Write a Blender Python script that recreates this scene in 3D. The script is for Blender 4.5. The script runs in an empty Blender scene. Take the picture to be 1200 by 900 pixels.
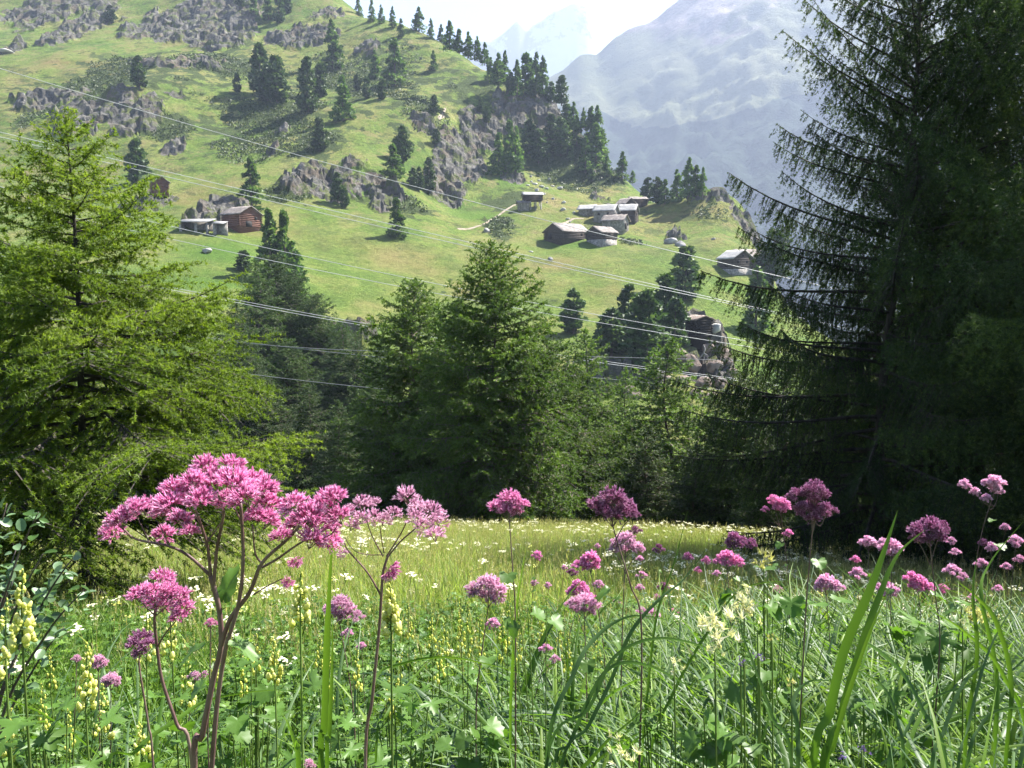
import bpy, math, random
import numpy as np
from mathutils import Vector, Matrix, Euler
R = math.radians
random.seed(7); rng = np.random.default_rng(7)
S = bpy.context.scene
C = S.collection

# ------------------------------------------------------------------ camera
EYE = 1.3; PITCH = R(7.55); F = 906.0          # F: focal length in photo pixels (1200 wide)
cam_d = bpy.data.cameras.new('camera'); cam = bpy.data.objects.new('camera', cam_d); C.objects.link(cam)
cam.location = (0, 0, EYE); cam.rotation_euler = (R(90) - PITCH, 0, 0)
cam_d.sensor_width = 36; cam_d.lens = 36 * F / 1200; cam_d.clip_start = 0.05; cam_d.clip_end = 40000
S.camera = cam
# ------------------------------------------------------------------ sky, sun, exposure
SUN_EL, SUN_AZ = R(52), R(58)                  # azimuth clockwise from the view direction (+Y)
w = bpy.data.worlds.new('World'); S.world = w; w.use_nodes = True
nt = w.node_tree; bg = nt.nodes['Background']
sky = nt.nodes.new('ShaderNodeTexSky'); sky.sky_type = 'NISHITA'; sky.sun_disc = False
sky.sun_elevation = SUN_EL; sky.sun_rotation = SUN_AZ; sky.altitude = 1900; sky.dust_density = 2.0; sky.air_density = 1.0
nt.links.new(sky.outputs[0], bg.inputs[0]); bg.inputs[1].default_value = 0.05
sun_d = bpy.data.lights.new('sun', 'SUN'); sun = bpy.data.objects.new('sun', sun_d); C.objects.link(sun)
sun_d.energy = 5.0; sun_d.angle = R(0.53); sun_d.color = (1.0, 0.955, 0.88)
sdir = Vector((math.sin(SUN_AZ) * math.cos(SUN_EL), math.cos(SUN_AZ) * math.cos(SUN_EL), math.sin(SUN_EL)))
sun.rotation_euler = sdir.to_track_quat('Z', 'Y').to_euler()
S.view_settings.view_transform = 'Standard'; S.view_settings.look = 'None'
S.view_settings.exposure = 2.35; S.view_settings.gamma = 1
S.render.engine = 'CYCLES'
cy = S.cycles
cy.max_bounces = 6; cy.diffuse_bounces = 2; cy.glossy_bounces = 2; cy.transmission_bounces = 4; cy.volume_bounces = 0
cy.transparent_max_bounces = 6; cy.use_denoising = True; cy.use_adaptive_sampling = True; cy.adaptive_threshold = 0.02
cy.sample_clamp_indirect = 4; cy.caustics_reflective = False; cy.caustics_refractive = False
try: cy.denoiser = 'OPENIMAGEDENOISE'
except Exception: pass

# ------------------------------------------------------------------ helpers
sP, cP = math.sin(PITCH), math.cos(PITCH)
def ray(px, py):
    u = -(py - 450) / F; d = ((px - 600) / F, cP + u * sP, -sP + u * cP)
    return d[0] / d[1], d[2] / d[1]            # x per metre of y, z per metre of y
def P(px, py, Y):
    a, b = ray(px, py); return (a * Y, Y, EYE + b * Y)
def lat(ix, iy, seed):
    h = (ix.astype(np.int64) * 374761393 + iy.astype(np.int64) * 668265263 + seed * 2147483647) & 0xFFFFFFFF
    h = ((h ^ (h >> 13)) * 1274126177) & 0xFFFFFFFF
    h = h ^ (h >> 16)
    return (h & 0xFFFF) / 32767.5 - 1.0
def vn(x, y, seed=0):
    x = np.asarray(x, float); y = np.asarray(y, float)
    ix = np.floor(x); iy = np.floor(y); fx = x - ix; fy = y - iy
    fx = fx * fx * fx * (fx * (fx * 6 - 15) + 10); fy = fy * fy * fy * (fy * (fy * 6 - 15) + 10)
    a = lat(ix, iy, seed); b = lat(ix + 1, iy, seed); c = lat(ix, iy + 1, seed); d = lat(ix + 1, iy + 1, seed)
    return (a * (1 - fx) + b * fx) * (1 - fy) + (c * (1 - fx) + d * fx) * fy
def fbm(x, y, o=4, seed=0, ridged=False, gain=0.5):
    s = 0; a = 1; t = 0
    for i in range(o):
        n = vn(x * 2 ** i + 17.3 * i, y * 2 ** i - 9.1 * i, seed + i)
        if ridged: n = 1 - 2 * np.abs(n)
        s = s + a * n; t += a; a *= gain
    return s / t
def sst(a, b, x):
    t = np.clip((x - a) / (b - a), 0, 1); return t * t * (3 - 2 * t)

def npmesh(name, V, Fc, mats, mi=None, smooth=False, attrs=None):
    """V (n,3), Fc list of arrays (m,k)"""
    me = bpy.data.meshes.new(name)
    Fc = [np.asarray(f, dtype=np.int32) for f in Fc if len(f)]
    V = np.asarray(V, dtype=np.float32)
    me.vertices.add(len(V)); me.vertices.foreach_set('co', V.ravel())
    loops = np.concatenate([f.ravel() for f in Fc]); sizes = np.concatenate([np.full(len(f), f.shape[1], dtype=np.int32) for f in Fc])
    me.loops.add(len(loops)); me.loops.foreach_set('vertex_index', loops)
    me.polygons.add(len(sizes)); st = np.concatenate([[0], np.cumsum(sizes)[:-1]]).astype(np.int32)
    me.polygons.foreach_set('loop_start', st)
    try: me.polygons.foreach_set('loop_total', sizes)
    except Exception: pass
    if mi is not None: me.polygons.foreach_set('material_index', np.asarray(mi, dtype=np.int32))
    if smooth: me.polygons.foreach_set('use_smooth', np.ones(len(sizes), dtype=bool))
    for m in (mats if isinstance(mats, (list, tuple)) else [mats]): me.materials.append(m)
    if attrs:
        for k, a in attrs.items():
            at = me.attributes.new(k, 'FLOAT', 'POINT'); at.data.foreach_set('value', np.asarray(a, dtype=np.float32).ravel())
    me.update(calc_edges=True); me.validate()
    return me
def obj(name, me, parent=None, loc=None, rot=None, scl=None):
    o = bpy.data.objects.new(name, me); C.objects.link(o)
    if parent: o.parent = parent
    if loc is not None: o.location = loc
    if rot is not None: o.rotation_euler = rot
    if scl is not None: o.scale = scl if hasattr(scl, '__len__') else (scl,) * 3
    return o
def tag(o, label=None, cat=None, group=None, kind=None):
    if label: o['label'] = label
    if cat: o['category'] = cat
    if group: o['group'] = group
    if kind: o['kind'] = kind
    return o
def thing(name, label, cat, loc=(0, 0, 0), rotz=0, group=None, scl=None):
    o = bpy.data.objects.new(name, None); C.objects.link(o); o.location = loc; o.rotation_euler = (0, 0, rotz)
    o.empty_display_size = 0.1
    if scl is not None: o.scale = scl if hasattr(scl, '__len__') else (scl,) * 3
    return tag(o, label, cat, group)

class MB:
    """collects vertices, faces and a per-vertex 'tint'"""
    def __init__(s): s.V = []; s.F3 = []; s.F4 = []; s.M3 = []; s.M4 = []; s.T = []; s.n = 0
    def add(s, V, F3=None, F4=None, m=0, tint=0.5):
        V = np.asarray(V, float).reshape(-1, 3)
        if F3 is not None and len(F3): s.F3.append(np.asarray(F3).reshape(-1, 3) + s.n); s.M3.append(np.full(len(s.F3[-1]), m))
        if F4 is not None and len(F4): s.F4.append(np.asarray(F4).reshape(-1, 4) + s.n); s.M4.append(np.full(len(s.F4[-1]), m))
        s.V.append(V); t = np.broadcast_to(np.asarray(tint, float), (len(V),)); s.T.append(t); s.n += len(V)
    def tube(s, pts, rad, k=6, m=0, tint=0.5, cap=True):
        pts = np.asarray(pts, float); n = len(pts); rad = np.broadcast_to(np.asarray(rad, float), (n,))
        d = np.gradient(pts, axis=0); d /= np.linalg.norm(d, axis=1, keepdims=True) + 1e-9
        ref = np.array([0.31, 0.77, 0.2]) if abs(d[0][2]) > 0.7 else np.array([0, 0, 1.0])
        a = np.cross(d, ref); a /= np.linalg.norm(a, axis=1, keepdims=True) + 1e-9; b = np.cross(d, a)
        th = np.arange(k) * 2 * np.pi / k
        V = pts[:, None] + rad[:, None, None] * (a[:, None] * np.cos(th)[None, :, None] + b[:, None] * np.sin(th)[None, :, None])
        i = np.arange(n - 1)[:, None] * k; j = np.arange(k)[None]; j2 = (j + 1) % k
        f = np.stack([i + j, i + k + j, i + k + j2, i + j2], -1).reshape(-1, 4)
        tt = np.repeat(tint, k) if np.ndim(tint) else tint
        f3 = None
        if cap and k >= 3: f3 = [[(n - 1) * k, (n - 1) * k + q + 1, (n - 1) * k + q] for q in range(1, k - 1)]
        s.add(V.reshape(-1, 3), f3, f, m, tt)
    def box(s, lo, hi, m=0, tint=0.5, T=None):
        x0, y0, z0 = lo; x1, y1, z1 = hi
        V = np.array([(x0, y0, z0), (x1, y0, z0), (x1, y1, z0), (x0, y1, z0), (x0, y0, z1), (x1, y0, z1), (x1, y1, z1), (x0, y1, z1)], float)
        if T is not None: V = V @ T[:3, :3].T + T[:3, 3]
        s.add(V, None, [(3, 2, 1, 0), (4, 5, 6, 7), (0, 1, 5, 4), (1, 2, 6, 5), (2, 3, 7, 6), (3, 0, 4, 7)], m, tint)
    def mesh(s, name, mats, smooth=False):
        V = np.concatenate(s.V); Fs = []; M = []
        if s.F3: Fs.append(np.concatenate(s.F3)); M.append(np.concatenate(s.M3))
        if s.F4: Fs.append(np.concatenate(s.F4)); M.append(np.concatenate(s.M4))
        return npmesh(name, V, Fs, mats, np.concatenate(M), smooth, {'tint': np.concatenate(s.T)})

# ------------------------------------------------------------------ materials
def newmat(name):
    m = bpy.data.materials.new(name); m.use_nodes = True; t = m.node_tree
    for n in list(t.nodes): t.nodes.remove(n)
    return m, t, (lambda ty, **k: _n(t, ty, k))
def _n(t, ty, k):
    n = t.nodes.new('ShaderNode' + ty)
    for a, v in k.items():
        if a == 'ins':
            for q, z in v.items():
                if isinstance(z, bpy.types.NodeSocket): t.links.new(z, n.inputs[q])
                else: n.inputs[q].default_value = z
        else: setattr(n, a, v)
    return n
def col(c): return (c[0], c[1], c[2], 1.0)
def ramp(t, src, stops):
    r = t.nodes.new('ShaderNodeValToRGB'); t.links.new(src, r.inputs[0])
    e = r.color_ramp.elements
    while len(e) < len(stops): e.new(0.5)
    for i, (p, c) in enumerate(stops): e[i].position = p; e[i].color = col(c) if hasattr(c, '__len__') else (c, c, c, 1)
    return r.outputs[0]
def leafmat(name, cols, trans=0.35, rough=0.55, spec=0.35, tcol=None, objrand=0.25, scale=None):
    """cols: dark..light stops along the per-leaf tint attribute; translucent share"""
    m, t, n = newmat(name)
    at = n('Attribute', attribute_name='tint')
    base = ramp(t, at.outputs['Fac'], [(i / (len(cols) - 1), c) for i, c in enumerate(cols)])
    oi = n('ObjectInfo')
    mr = n('MapRange', ins={0: oi.outputs['Random'], 3: 1 - objrand, 4: 1 + objrand})
    hs = n('HueSaturation', ins={'Value': mr.outputs[0], 'Color': base})
    b = n('BsdfPrincipled', ins={'Base Color': hs.outputs[0], 'Roughness': rough, 'Specular IOR Level': spec})
    out = n('OutputMaterial')
    if trans > 0:
        mul = n('MixRGB', blend_type='MULTIPLY', ins={0: 1.0, 1: hs.outputs[0], 2: col(tcol or (1.5, 1.6, 0.7))})
        tr = n('BsdfTranslucent', ins={'Color': mul.outputs[0]})
        mx = n('MixShader', ins={0: trans, 1: b.outputs[0], 2: tr.outputs[0]})
        t.links.new(mx.outputs[0], out.inputs[0])
    else: t.links.new(b.outputs[0], out.inputs[0])
    return m
def noisemat(name, cols, scale=3.0, rough=0.85, bump=0.3, bscale=None, stretch=(1, 1, 1), dist=0.05, metallic=0, detail=6, objrand=0.12):
    m, t, n = newmat(name)
    tc = n('TexCoord'); mp = n('Mapping', ins={0: tc.outputs['Object'], 3: stretch})
    nz = n('TexNoise', ins={0: mp.outputs[0], 'Scale': scale, 'Detail': detail, 'Roughness': 0.65})
    c = ramp(t, nz.outputs[0], [(0.3 + 0.4 * i / (len(cols) - 1), k) for i, k in enumerate(cols)])
    oi = n('ObjectInfo'); mr = n('MapRange', ins={0: oi.outputs['Random'], 3: 1 - objrand, 4: 1 + objrand})
    hs = n('HueSaturation', ins={'Value': mr.outputs[0], 'Color': c})
    nb = n('TexNoise', ins={0: mp.outputs[0], 'Scale': bscale or scale * 4, 'Detail': 5})
    bp = n('Bump', ins={'Strength': bump, 'Distance': dist, 'Height': nb.outputs[0]})
    b = n('BsdfPrincipled', ins={'Base Color': hs.outputs[0], 'Roughness': rough, 'Normal': bp.outputs[0], 'Metallic': metallic, 'Specular IOR Level': 0.3})
    o = n('OutputMaterial'); t.links.new(b.outputs[0], o.inputs[0])
    return m

# ------------------------------------------------------------------ the lie of the land
def tps_fit(pts):
    pts = np.array(pts, float); xy = pts[:, :2] / 100; z = pts[:, 2]; n = len(pts)
    def U(r2): return np.where(r2 > 1e-12, 0.5 * r2 * np.log(np.maximum(r2, 1e-12)), 0)
    d2 = ((xy[:, None] - xy[None]) ** 2).sum(-1)
    K = U(d2) + np.eye(n) * 0.004; Pm = np.hstack([np.ones((n, 1)), xy])
    A = np.zeros((n + 3, n + 3)); A[:n, :n] = K; A[:n, n:] = Pm; A[n:, :n] = Pm.T
    sol = np.linalg.solve(A, np.concatenate([z, np.zeros(3)]))
    def f(x, y):
        x = np.asarray(x, float); y = np.asarray(y, float); sh = x.shape; x = x.ravel() / 100; y = y.ravel() / 100
        out = sol[n] + sol[n + 1] * x + sol[n + 2] * y
        for i in range(n): out = out + sol[i] * U((x - xy[i, 0]) ** 2 + (y - xy[i, 1]) ** 2)
        return out.reshape(sh)
    return f
HP = [  # (photo px, photo py, metres away): what the far slope shows at those pixels
 (-250,300,185),(-120,330,150),(0,330,150),(120,330,150),(232,270,192),(285,267,198),(243,295,178),(240,340,150),(300,360,140),(400,372,158),(420,400,140),(330,310,178),
 (500,360,172),(560,272,235),(450,275,214),(400,300,196),(650,279,232),(705,286,224),(620,243,262),(690,252,256),(720,258,250),(748,242,276),
 (600,330,190),(650,368,168),(720,400,148),(560,400,146),(500,410,140),(803,352,182),(860,318,208),(890,325,206),(760,320,200),(830,400,150),(820,440,132),(740,440,128),(870,430,140),
 (187,222,236),(60,230,240),(-150,230,235),(100,270,200),(0,270,200),(200,190,262),(165,106,305),(60,120,310),(-120,120,300),(0,60,375),(120,60,372),(250,140,300),(300,112,322),
 (375,178,268),(330,230,232),(440,240,240),(465,200,262),(508,134,312),(400,140,296),(440,110,335),(300,60,380),(200,20,440),(60,0,470),(0,0,470),(-150,-20,470),(330,25,430),(390,80,370),
 (500,85,365),(470,32,425),(420,20,440),(390,-5,455),(540,66,400),(590,100,378),(640,122,360),(670,150,350),(700,180,338),(735,212,318),(775,240,296),
 (520,242,268),(560,185,312),(600,205,300),(640,190,322),(680,215,310),(640,225,285),(700,235,288),(590,250,262),(800,240,292),(835,236,286),(865,245,276),(882,262,266),
 (800,285,236),(850,280,232),(790,262,258),(870,290,226),(900,330,215),
 (250,-60,560),(0,-70,570),(100,-60,560),(-200,-60,540),(350,-30,500),
]
pts = [P(*p) for p in HP]
for (px, py, Y, dY, dz) in [(470,32,425,60,-12),(540,66,400,60,-40),(590,100,378,60,-48),(640,122,360,60,-55),(670,150,350,60,-60),(700,180,338,60,-60),(735,212,318,60,-60),
    (775,240,296,60,-45),(835,236,286,50,-40),(882,262,266,45,-50),(390,-5,455,70,-6),(882,262,266,-5,-1)]:
    a = P(px, py, Y); pts.append((a[0] * (Y + dY) / Y, Y + dY, a[2] + dz))
pts += [P(960,430,215), P(1100,460,190), P(1250,470,180), P(1000,440,300), P(1300,480,300), P(930,400,262), P(940,470,140), P(1050,490,120), P(1300,500,120)]
pts += [(-60,650,60),(60,650,-50),(200,600,-120),(400,500,-140),(-400,700,230),(-250,800,150),(0,900,-180),(400,900,-260),(900,900,-280),(-900,900,250),(700,400,-160),(700,200,-60),(-500,300,140),(-500,100,30),(-350,480,190),
        (-60,55,-16),(-20,55,-17),(20,55,-18),(60,55,-20),(120,50,-22),(-140,50,-12),(-60,80,-20),(0,82,-21),(50,84,-23),(110,80,-28),(-140,85,-14),(200,90,-40),(-30,105,-19),(30,108,-20),(-90,110,-14),(-300,60,0),(300,60,-50)]
tps = tps_fit(pts)
# rock and other ground cover, placed where the slope carries it: (px, py, half-width, half-height in photo px, strength)
ROCK = [(60,12,60,26,1),(95,35,25,25,1),(230,30,85,30,1),(265,45,40,28,.9),(350,45,45,16,1),(10,58,14,8,.9),(130,130,75,22,.9),(155,150,28,22,1),(60,120,50,12,.7),(205,172,22,14,.8),(100,155,40,18,.7),
 (320,180,10,6,.7),(370,218,55,24,1),(440,225,35,28,1),(410,195,40,8,.6),(540,190,30,34,1.1),(520,222,26,24,1.1),(560,160,26,22,1.1),(605,130,34,22,1.2),(640,130,24,20,1.1),(590,150,20,12,1),(545,60,40,12,.5),(520,45,28,10,.5),
 (430,65,40,10,.45),(380,20,30,12,.4),(600,205,16,12,.8),(250,255,34,14,.8),(175,240,30,14,.8),(830,236,34,7,.8),(870,262,22,14,.6),(790,278,14,8,.6),(822,395,30,20,1),(820,430,40,22,1.1),(885,285,22,8,.8),(720,400,22,8,.6),(735,450,60,14,.9),(640,455,40,12,.8),
 (215,75,70,8,.5),(190,105,60,6,.4),(500,150,18,14,.4),(280,205,20,6,.4),(700,235,30,4,.5),(270,140,40,5,.35),(330,155,30,5,.35),(570,265,22,7,.4),(690,180,14,12,.4),(760,265,10,5,.3),(420,405,30,8,.5)]
def region(regs):
    """world-space ellipses for the listed patches"""
    out = []
    for r in regs:
        h = hit(r[0], r[1])
        if h is None: continue
        a = hit(r[0], r[1] - r[3]); b = hit(r[0], r[1] + r[3])
        ya = a[1] if a else h[1] + 20; yb = b[1] if b else h[1] - 10
        ry = min(max(abs(ya - yb) / 2, 3), 60); rx = max(r[2] / F * h[1], 3)
        out.append((h[0] , h[1], rx, ry, r[4]))
    return out
def Hbase(x, y):
    x = np.asarray(x, float); y = np.asarray(y, float)
    zn = -0.28 * y - 0.05 * np.maximum(0, x - 1) + 0.02 * np.maximum(0, -x - 3)
    zn = zn + 0.10 * vn(x * 0.22, y * 0.22, 3) * np.clip(np.abs(y) / 5, 0, 1) + 0.02 * vn(x * 1.3, y * 1.3, 5)
    e = y - 27 + 0.35 * np.maximum(0, x - 3) ** 1.1 * 1.0
    e = np.minimum(np.maximum(0, e), 16)
    zn = zn - 0.40 * e
    zf = tps(x, y)
    k = sst(34, 58, y)
    return zn * (1 - k) + zf * k
REG = []
def rockmask(x, y):
    m = np.zeros(np.shape(x))
    for (cx, cy_, rx, ry, s) in REG:
        d = ((x - cx) / rx) ** 2 + ((y - cy_) / ry) ** 2
        m = np.maximum(m, s * np.clip(1.25 - d, 0, 1))
    n = fbm(x * 0.07, y * 0.07, 6, 11, False, 0.68)
    return sst(0.38, 0.60, m + 1.0 * n * (m > 0.01)) * (m > 0.02)
def cells(x, y, seed, tilt=0.5):
    # blocks of broken rock: every point takes the height and tilt of its nearest block
    ix = np.floor(x); iy = np.floor(y); bd = np.full(np.shape(x), 9.0); h = np.zeros(np.shape(x)); b2 = np.full(np.shape(x), 9.0)
    for dx in (-1, 0, 1):
        for dy in (-1, 0, 1):
            cx = ix + dx; cy_ = iy + dy; px = cx + .5 + .42 * lat(cx, cy_, seed); py = cy_ + .5 + .42 * lat(cx, cy_, seed + 1)
            d = np.hypot(x - px, y - py); hh = lat(cx, cy_, seed + 2) + tilt * (lat(cx, cy_, seed + 3) * (x - px) + lat(cx, cy_, seed + 4) * (y - py)) * 1.5
            k = d < bd; b2 = np.where(k, bd, np.minimum(b2, d)); h = np.where(k, hh, h); bd = np.where(k, d, bd)
    return h, b2 - bd
def H(x, y, rm=None):
    x = np.asarray(x, float); y = np.asarray(y, float); z = Hbase(x, y)
    far = sst(75, 130, y)
    z = z + far * (1.6 * fbm(x * 0.035, y * 0.035, 3, 21) + (0.35 + 0.5 * sst(240, 300, y)) * fbm(x * 0.13, y * 0.16, 4, 25))
    if REG:
        if rm is None: rm = rockmask(x, y)
        # blocky crags: stepped and ridged relief
        wx = x + 2.5 * vn(x * .15, y * .15, 9); wy = y + 2.5 * vn(x * .15, y * .15, 10)
        c1, e1 = cells(wx / 9.0, wy / 6.0, 41); c2, e2 = cells(wx / 3.6, wy / 2.8, 47)
        z = z + rm * far * (1.9 * c1 + 1.1 * c2 - 0.9 * np.clip(.18 - e2, 0, 1) / .18 + 0.9 * fbm(x * .35, y * .35, 2, 37, True) + 1.4)
    return z
def hit(px, py, y0=60.0, y1=700.0, base=False):
    a, b = ray(px, py); ys = np.concatenate([np.arange(y0, 130, 1.0), np.arange(130, y1, 1.5)])
    hz = (Hbase if base or not REG else H)(a * ys, ys); rz = EYE + b * ys
    k = np.nonzero(rz < hz)[0]
    if not len(k): return None
    Y = ys[k[0]]; return (a * Y, float(Y), float(hz[k[0]]))
_r = region(ROCK); REG.extend(_r)
SHR = region([(430,100,150,60,.55),(320,140,120,50,.6),(150,90,140,50,.6),(250,70,120,40,.6),(540,100,70,50,.6),(650,190,60,40,.8),(690,200,40,30,.9),(600,235,50,20,.6),(200,150,60,30,.8),(560,120,60,30,.5),(340,215,40,20,.7),(480,120,70,50,.5),(370,170,40,20,.8),(585,265,22,14,1),(740,285,16,4,.8),(470,230,50,20,.8),(830,250,40,14,.35)])
DRY = region([(640,315,120,22,.7),(700,340,100,20,.5),(460,300,120,20,.5),(60,75,70,10,.9),(110,85,60,10,.8),(230,235,50,10,.7),(270,215,50,8,.7),(560,50,60,30,.8),(640,240,60,20,.6),(700,250,80,20,.7),(800,255,60,20,.8),(850,285,40,20,.7),(520,345,80,16,.5),(330,275,30,20,.7),(340,60,80,30,.5),(240,222,30,6,.8),(410,380,14,14,.8)])
GRN = region([(570,255,50,12,.9),(680,290,70,10,.8),(250,300,60,25,.9),(240,330,60,20,.9),(600,210,20,14,.9),(300,160,80,14,.5),(850,335,26,10,.9),(330,280,20,20,.5)])
def ell(x, y, regs):
    m = np.zeros(np.shape(x))
    for (cx, cy_, rx, ry, s) in regs:
        m = np.maximum(m, s * np.clip(1.2 - np.sqrt(((x - cx) / rx) ** 2 + ((y - cy_) / ry) ** 2), 0, 1))
    return m

# hillside material: grass, dry grass, low juniper, rock, each where the attributes say
def hill_material():
    m, t, n = newmat('hillside_cover')
    geo = n('NewGeometry'); pos = geo.outputs['Position']
    def nz(sc, det=5, ro=0.6, st=None):
        v = pos
        if st: v = n('Mapping', ins={0: pos, 3: st}).outputs[0]
        return n('TexNoise', ins={0: v, 'Scale': sc, 'Detail': det, 'Roughness': ro}).outputs[0]
    def A(k): return n('Attribute', attribute_name=k).outputs['Fac']
    def M(op, a, b=None, c=None):
        q = n('Math', operation=op)
        for i, z in enumerate((a, b, c)):
            if z is None: continue
            if isinstance(z, bpy.types.NodeSocket): t.links.new(z, q.inputs[i])
            else: q.inputs[i].default_value = z
        return q.outputs[0]
    def mix(f, a, b):
        q = n('MixRGB'); 
        for i, z in enumerate((f, a, b)):
            if isinstance(z, bpy.types.NodeSocket): t.links.new(z, q.inputs[i])
            else: q.inputs[i].default_value = z if i == 0 else col(z)
        return q.outputs[0]
    g = ramp(t, nz(0.05, 8, 0.7), [(0.36, (0.078, 0.138, 0.024)), (0.5, (0.13, 0.185, 0.036)), (0.64, (0.20, 0.20, 0.065))])
    g2 = ramp(t, nz(0.8, 6, 0.7), [(0.35, (0.55,) * 3), (0.65, (1.3,) * 3)])
    q = n('MixRGB', blend_type='MULTIPLY', ins={0: 0.6, 1: g, 2: g2}); g = q.outputs[0]
    g = mix(M('MULTIPLY', A('green'), 0.85), g, (0.075, 0.15, 0.02))
    dry = ramp(t, nz(0.3, 6), [(0.35, (0.16, 0.13, 0.045)), (0.65, (0.25, 0.185, 0.085))])
    df = M('MULTIPLY', A('dry'), ramp(t, nz(0.09, 6, 0.65), [(0.4, 0.15), (0.6, 1.0)]))
    g = mix(df, g, dry)
    fl = ramp(t, nz(0.12, 10, 0.80), [(0.50, 0.0), (0.60, 0.65)]); g = mix(M('MULTIPLY', fl, A('stone')), g, (0.21, 0.165, 0.08))
    fo = ramp(t, nz(0.10, 10, 0.78, (1.0, 0.8, 1.7)), [(0.53, 0.0), (0.58, 0.75)]); g = mix(M('MULTIPLY', fo, M('ADD', M('MULTIPLY', A('stone'), 0.65), 0.35)), g, (0.055, 0.075, 0.024))
    # juniper mats
    sf = ramp(t, M('ADD', M('MULTIPLY', A('shrub'), 0.42), nz(0.16, 7, 0.62)), [(0.66, 0.0), (0.70, 1.0)])
    sh = ramp(t, nz(1.2, 5), [(0.3, (0.030, 0.052, 0.016)), (0.7, (0.075, 0.095, 0.03))])
    g = mix(sf, g, sh)
    # small stones strewn in the turf
    rf0 = ramp(t, M('ADD', A('rock'), M('MULTIPLY', M('SUBTRACT', nz(0.45, 6, 0.7), 0.5), 1.5)), [(0.42, 0.0), (0.54, 1.0)])
    st = ramp(t, nz(0.33, 8, 0.75), [(0.63, 0.0), (0.665, 0.85)])
    rf = M('MAXIMUM', rf0, M('MULTIPLY', st, A('stone')))
    rc = ramp(t, nz(0.28, 12, 0.82), [(0.34, (0.035, 0.034, 0.031)), (0.45, (0.085, 0.082, 0.074)), (0.55, (0.15, 0.142, 0.128)), (0.68, (0.30, 0.287, 0.265))])
    rust = ramp(t, nz(0.13, 5), [(0.5, 0.0), (0.65, 0.55)])
    rc = mix(rust, rc, (0.17, 0.125, 0.08))
    lich = ramp(t, nz(0.25, 8, 0.7), [(0.51, 0.0), (0.57, 0.9)])
    rc = mix(lich, rc, (0.10, 0.12, 0.035))
    c = mix(rf, g, rc)
    bp = n('Bump', ins={'Strength': 1.0, 'Distance': 1.3, 'Height': nz(0.5, 10, 0.78)})
    b = n('BsdfPrincipled', ins={'Base Color': c, 'Roughness': 0.95, 'Specular IOR Level': 0.1, 'Normal': bp.outputs[0]})
    o = n('OutputMaterial'); t.links.new(b.outputs[0], o.inputs[0]); return m
M_hill = hill_material()
def grid_faces(nr, nc):
    i = np.arange(nr - 1)[:, None] * nc; j = np.arange(nc - 1)[None]
    return np.stack([i + j, i + j + 1, i + nc + j + 1, i + nc + j], -1).reshape(-1, 4)
def build_hill():
    rows = [44.0]
    while rows[-1] < 1000: rows.append(rows[-1] + (1.6 if rows[-1] < 130 else 0.85 if rows[-1] < 400 else 1.3 if rows[-1] < 480 else rows[-1] * 0.014))
    ys = np.array(rows); nc = 640
    uu = np.linspace(-1, 1, nc); uu = np.sign(uu) * np.abs(uu) ** 1.25
    X = uu[None] * (60 + 0.86 * ys[:, None]); Y = np.repeat(ys[:, None], nc, 1)
    rm = rockmask(X, Y); Z = H(X, Y, rm)
    V = np.stack([X, Y, Z], -1).reshape(-1, 3)
    at = {'rock': rm, 'shrub': ell(X, Y, SHR) , 'dry': ell(X, Y, DRY), 'green': ell(X, Y, GRN), 'stone': sst(180, 260, Y) * (1 - sst(0.2, .5, ell(X, Y, GRN)))}
    gf = grid_faces(len(ys), nc); me = npmesh('hillside', V, [gf], M_hill, None, True, at)
    if len(me.polygons) == len(gf): me.polygons.foreach_set('use_smooth', (rm.ravel()[gf].mean(1) < 0.35))
    tag(obj('hillside', me), 'steep green alpine slope with grey rock bands and juniper', None, None, 'structure')
build_hill()
# ------------------------------------------------------------------ trees
M_bark = noisemat('larch_bark', [(0.05, 0.038, 0.03), (0.12, 0.095, 0.08), (0.20, 0.17, 0.15)], 6, 0.9, 0.8, 14, (1, 1, 0.25), 0.03)
M_barkD = noisemat('dark_larch_bark', [(0.022, 0.018, 0.015), (0.05, 0.042, 0.036), (0.09, 0.078, 0.068)], 6, 0.9, 0.8, 14, (1, 1, 0.25), 0.03)
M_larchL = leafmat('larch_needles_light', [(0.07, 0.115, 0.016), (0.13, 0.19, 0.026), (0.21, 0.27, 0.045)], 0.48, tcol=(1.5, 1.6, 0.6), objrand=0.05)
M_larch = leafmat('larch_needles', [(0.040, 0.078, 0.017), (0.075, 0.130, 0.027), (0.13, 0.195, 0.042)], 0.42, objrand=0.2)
M_larchShade = leafmat('larch_needles_shaded', [(0.014, 0.032, 0.009), (0.034, 0.066, 0.015), (0.11, 0.165, 0.036)], 0.27, objrand=0.1)  # larch needles darkened: the shade of the right trees put into the colour
M_larchM = leafmat('larch_needles_mid', [(0.026, 0.054, 0.014), (0.050, 0.092, 0.022), (0.09, 0.145, 0.035)], 0.3, objrand=0.25)
M_pine = leafmat('pine_needles', [(0.024, 0.050, 0.018), (0.050, 0.090, 0.030), (0.095, 0.145, 0.048)], 0.2, objrand=0.25)
M_fir = leafmat('far_larch_needles', [(0.038, 0.080, 0.022), (0.075, 0.135, 0.036), (0.13, 0.20, 0.055)], 0.35, objrand=0.25)

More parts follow.
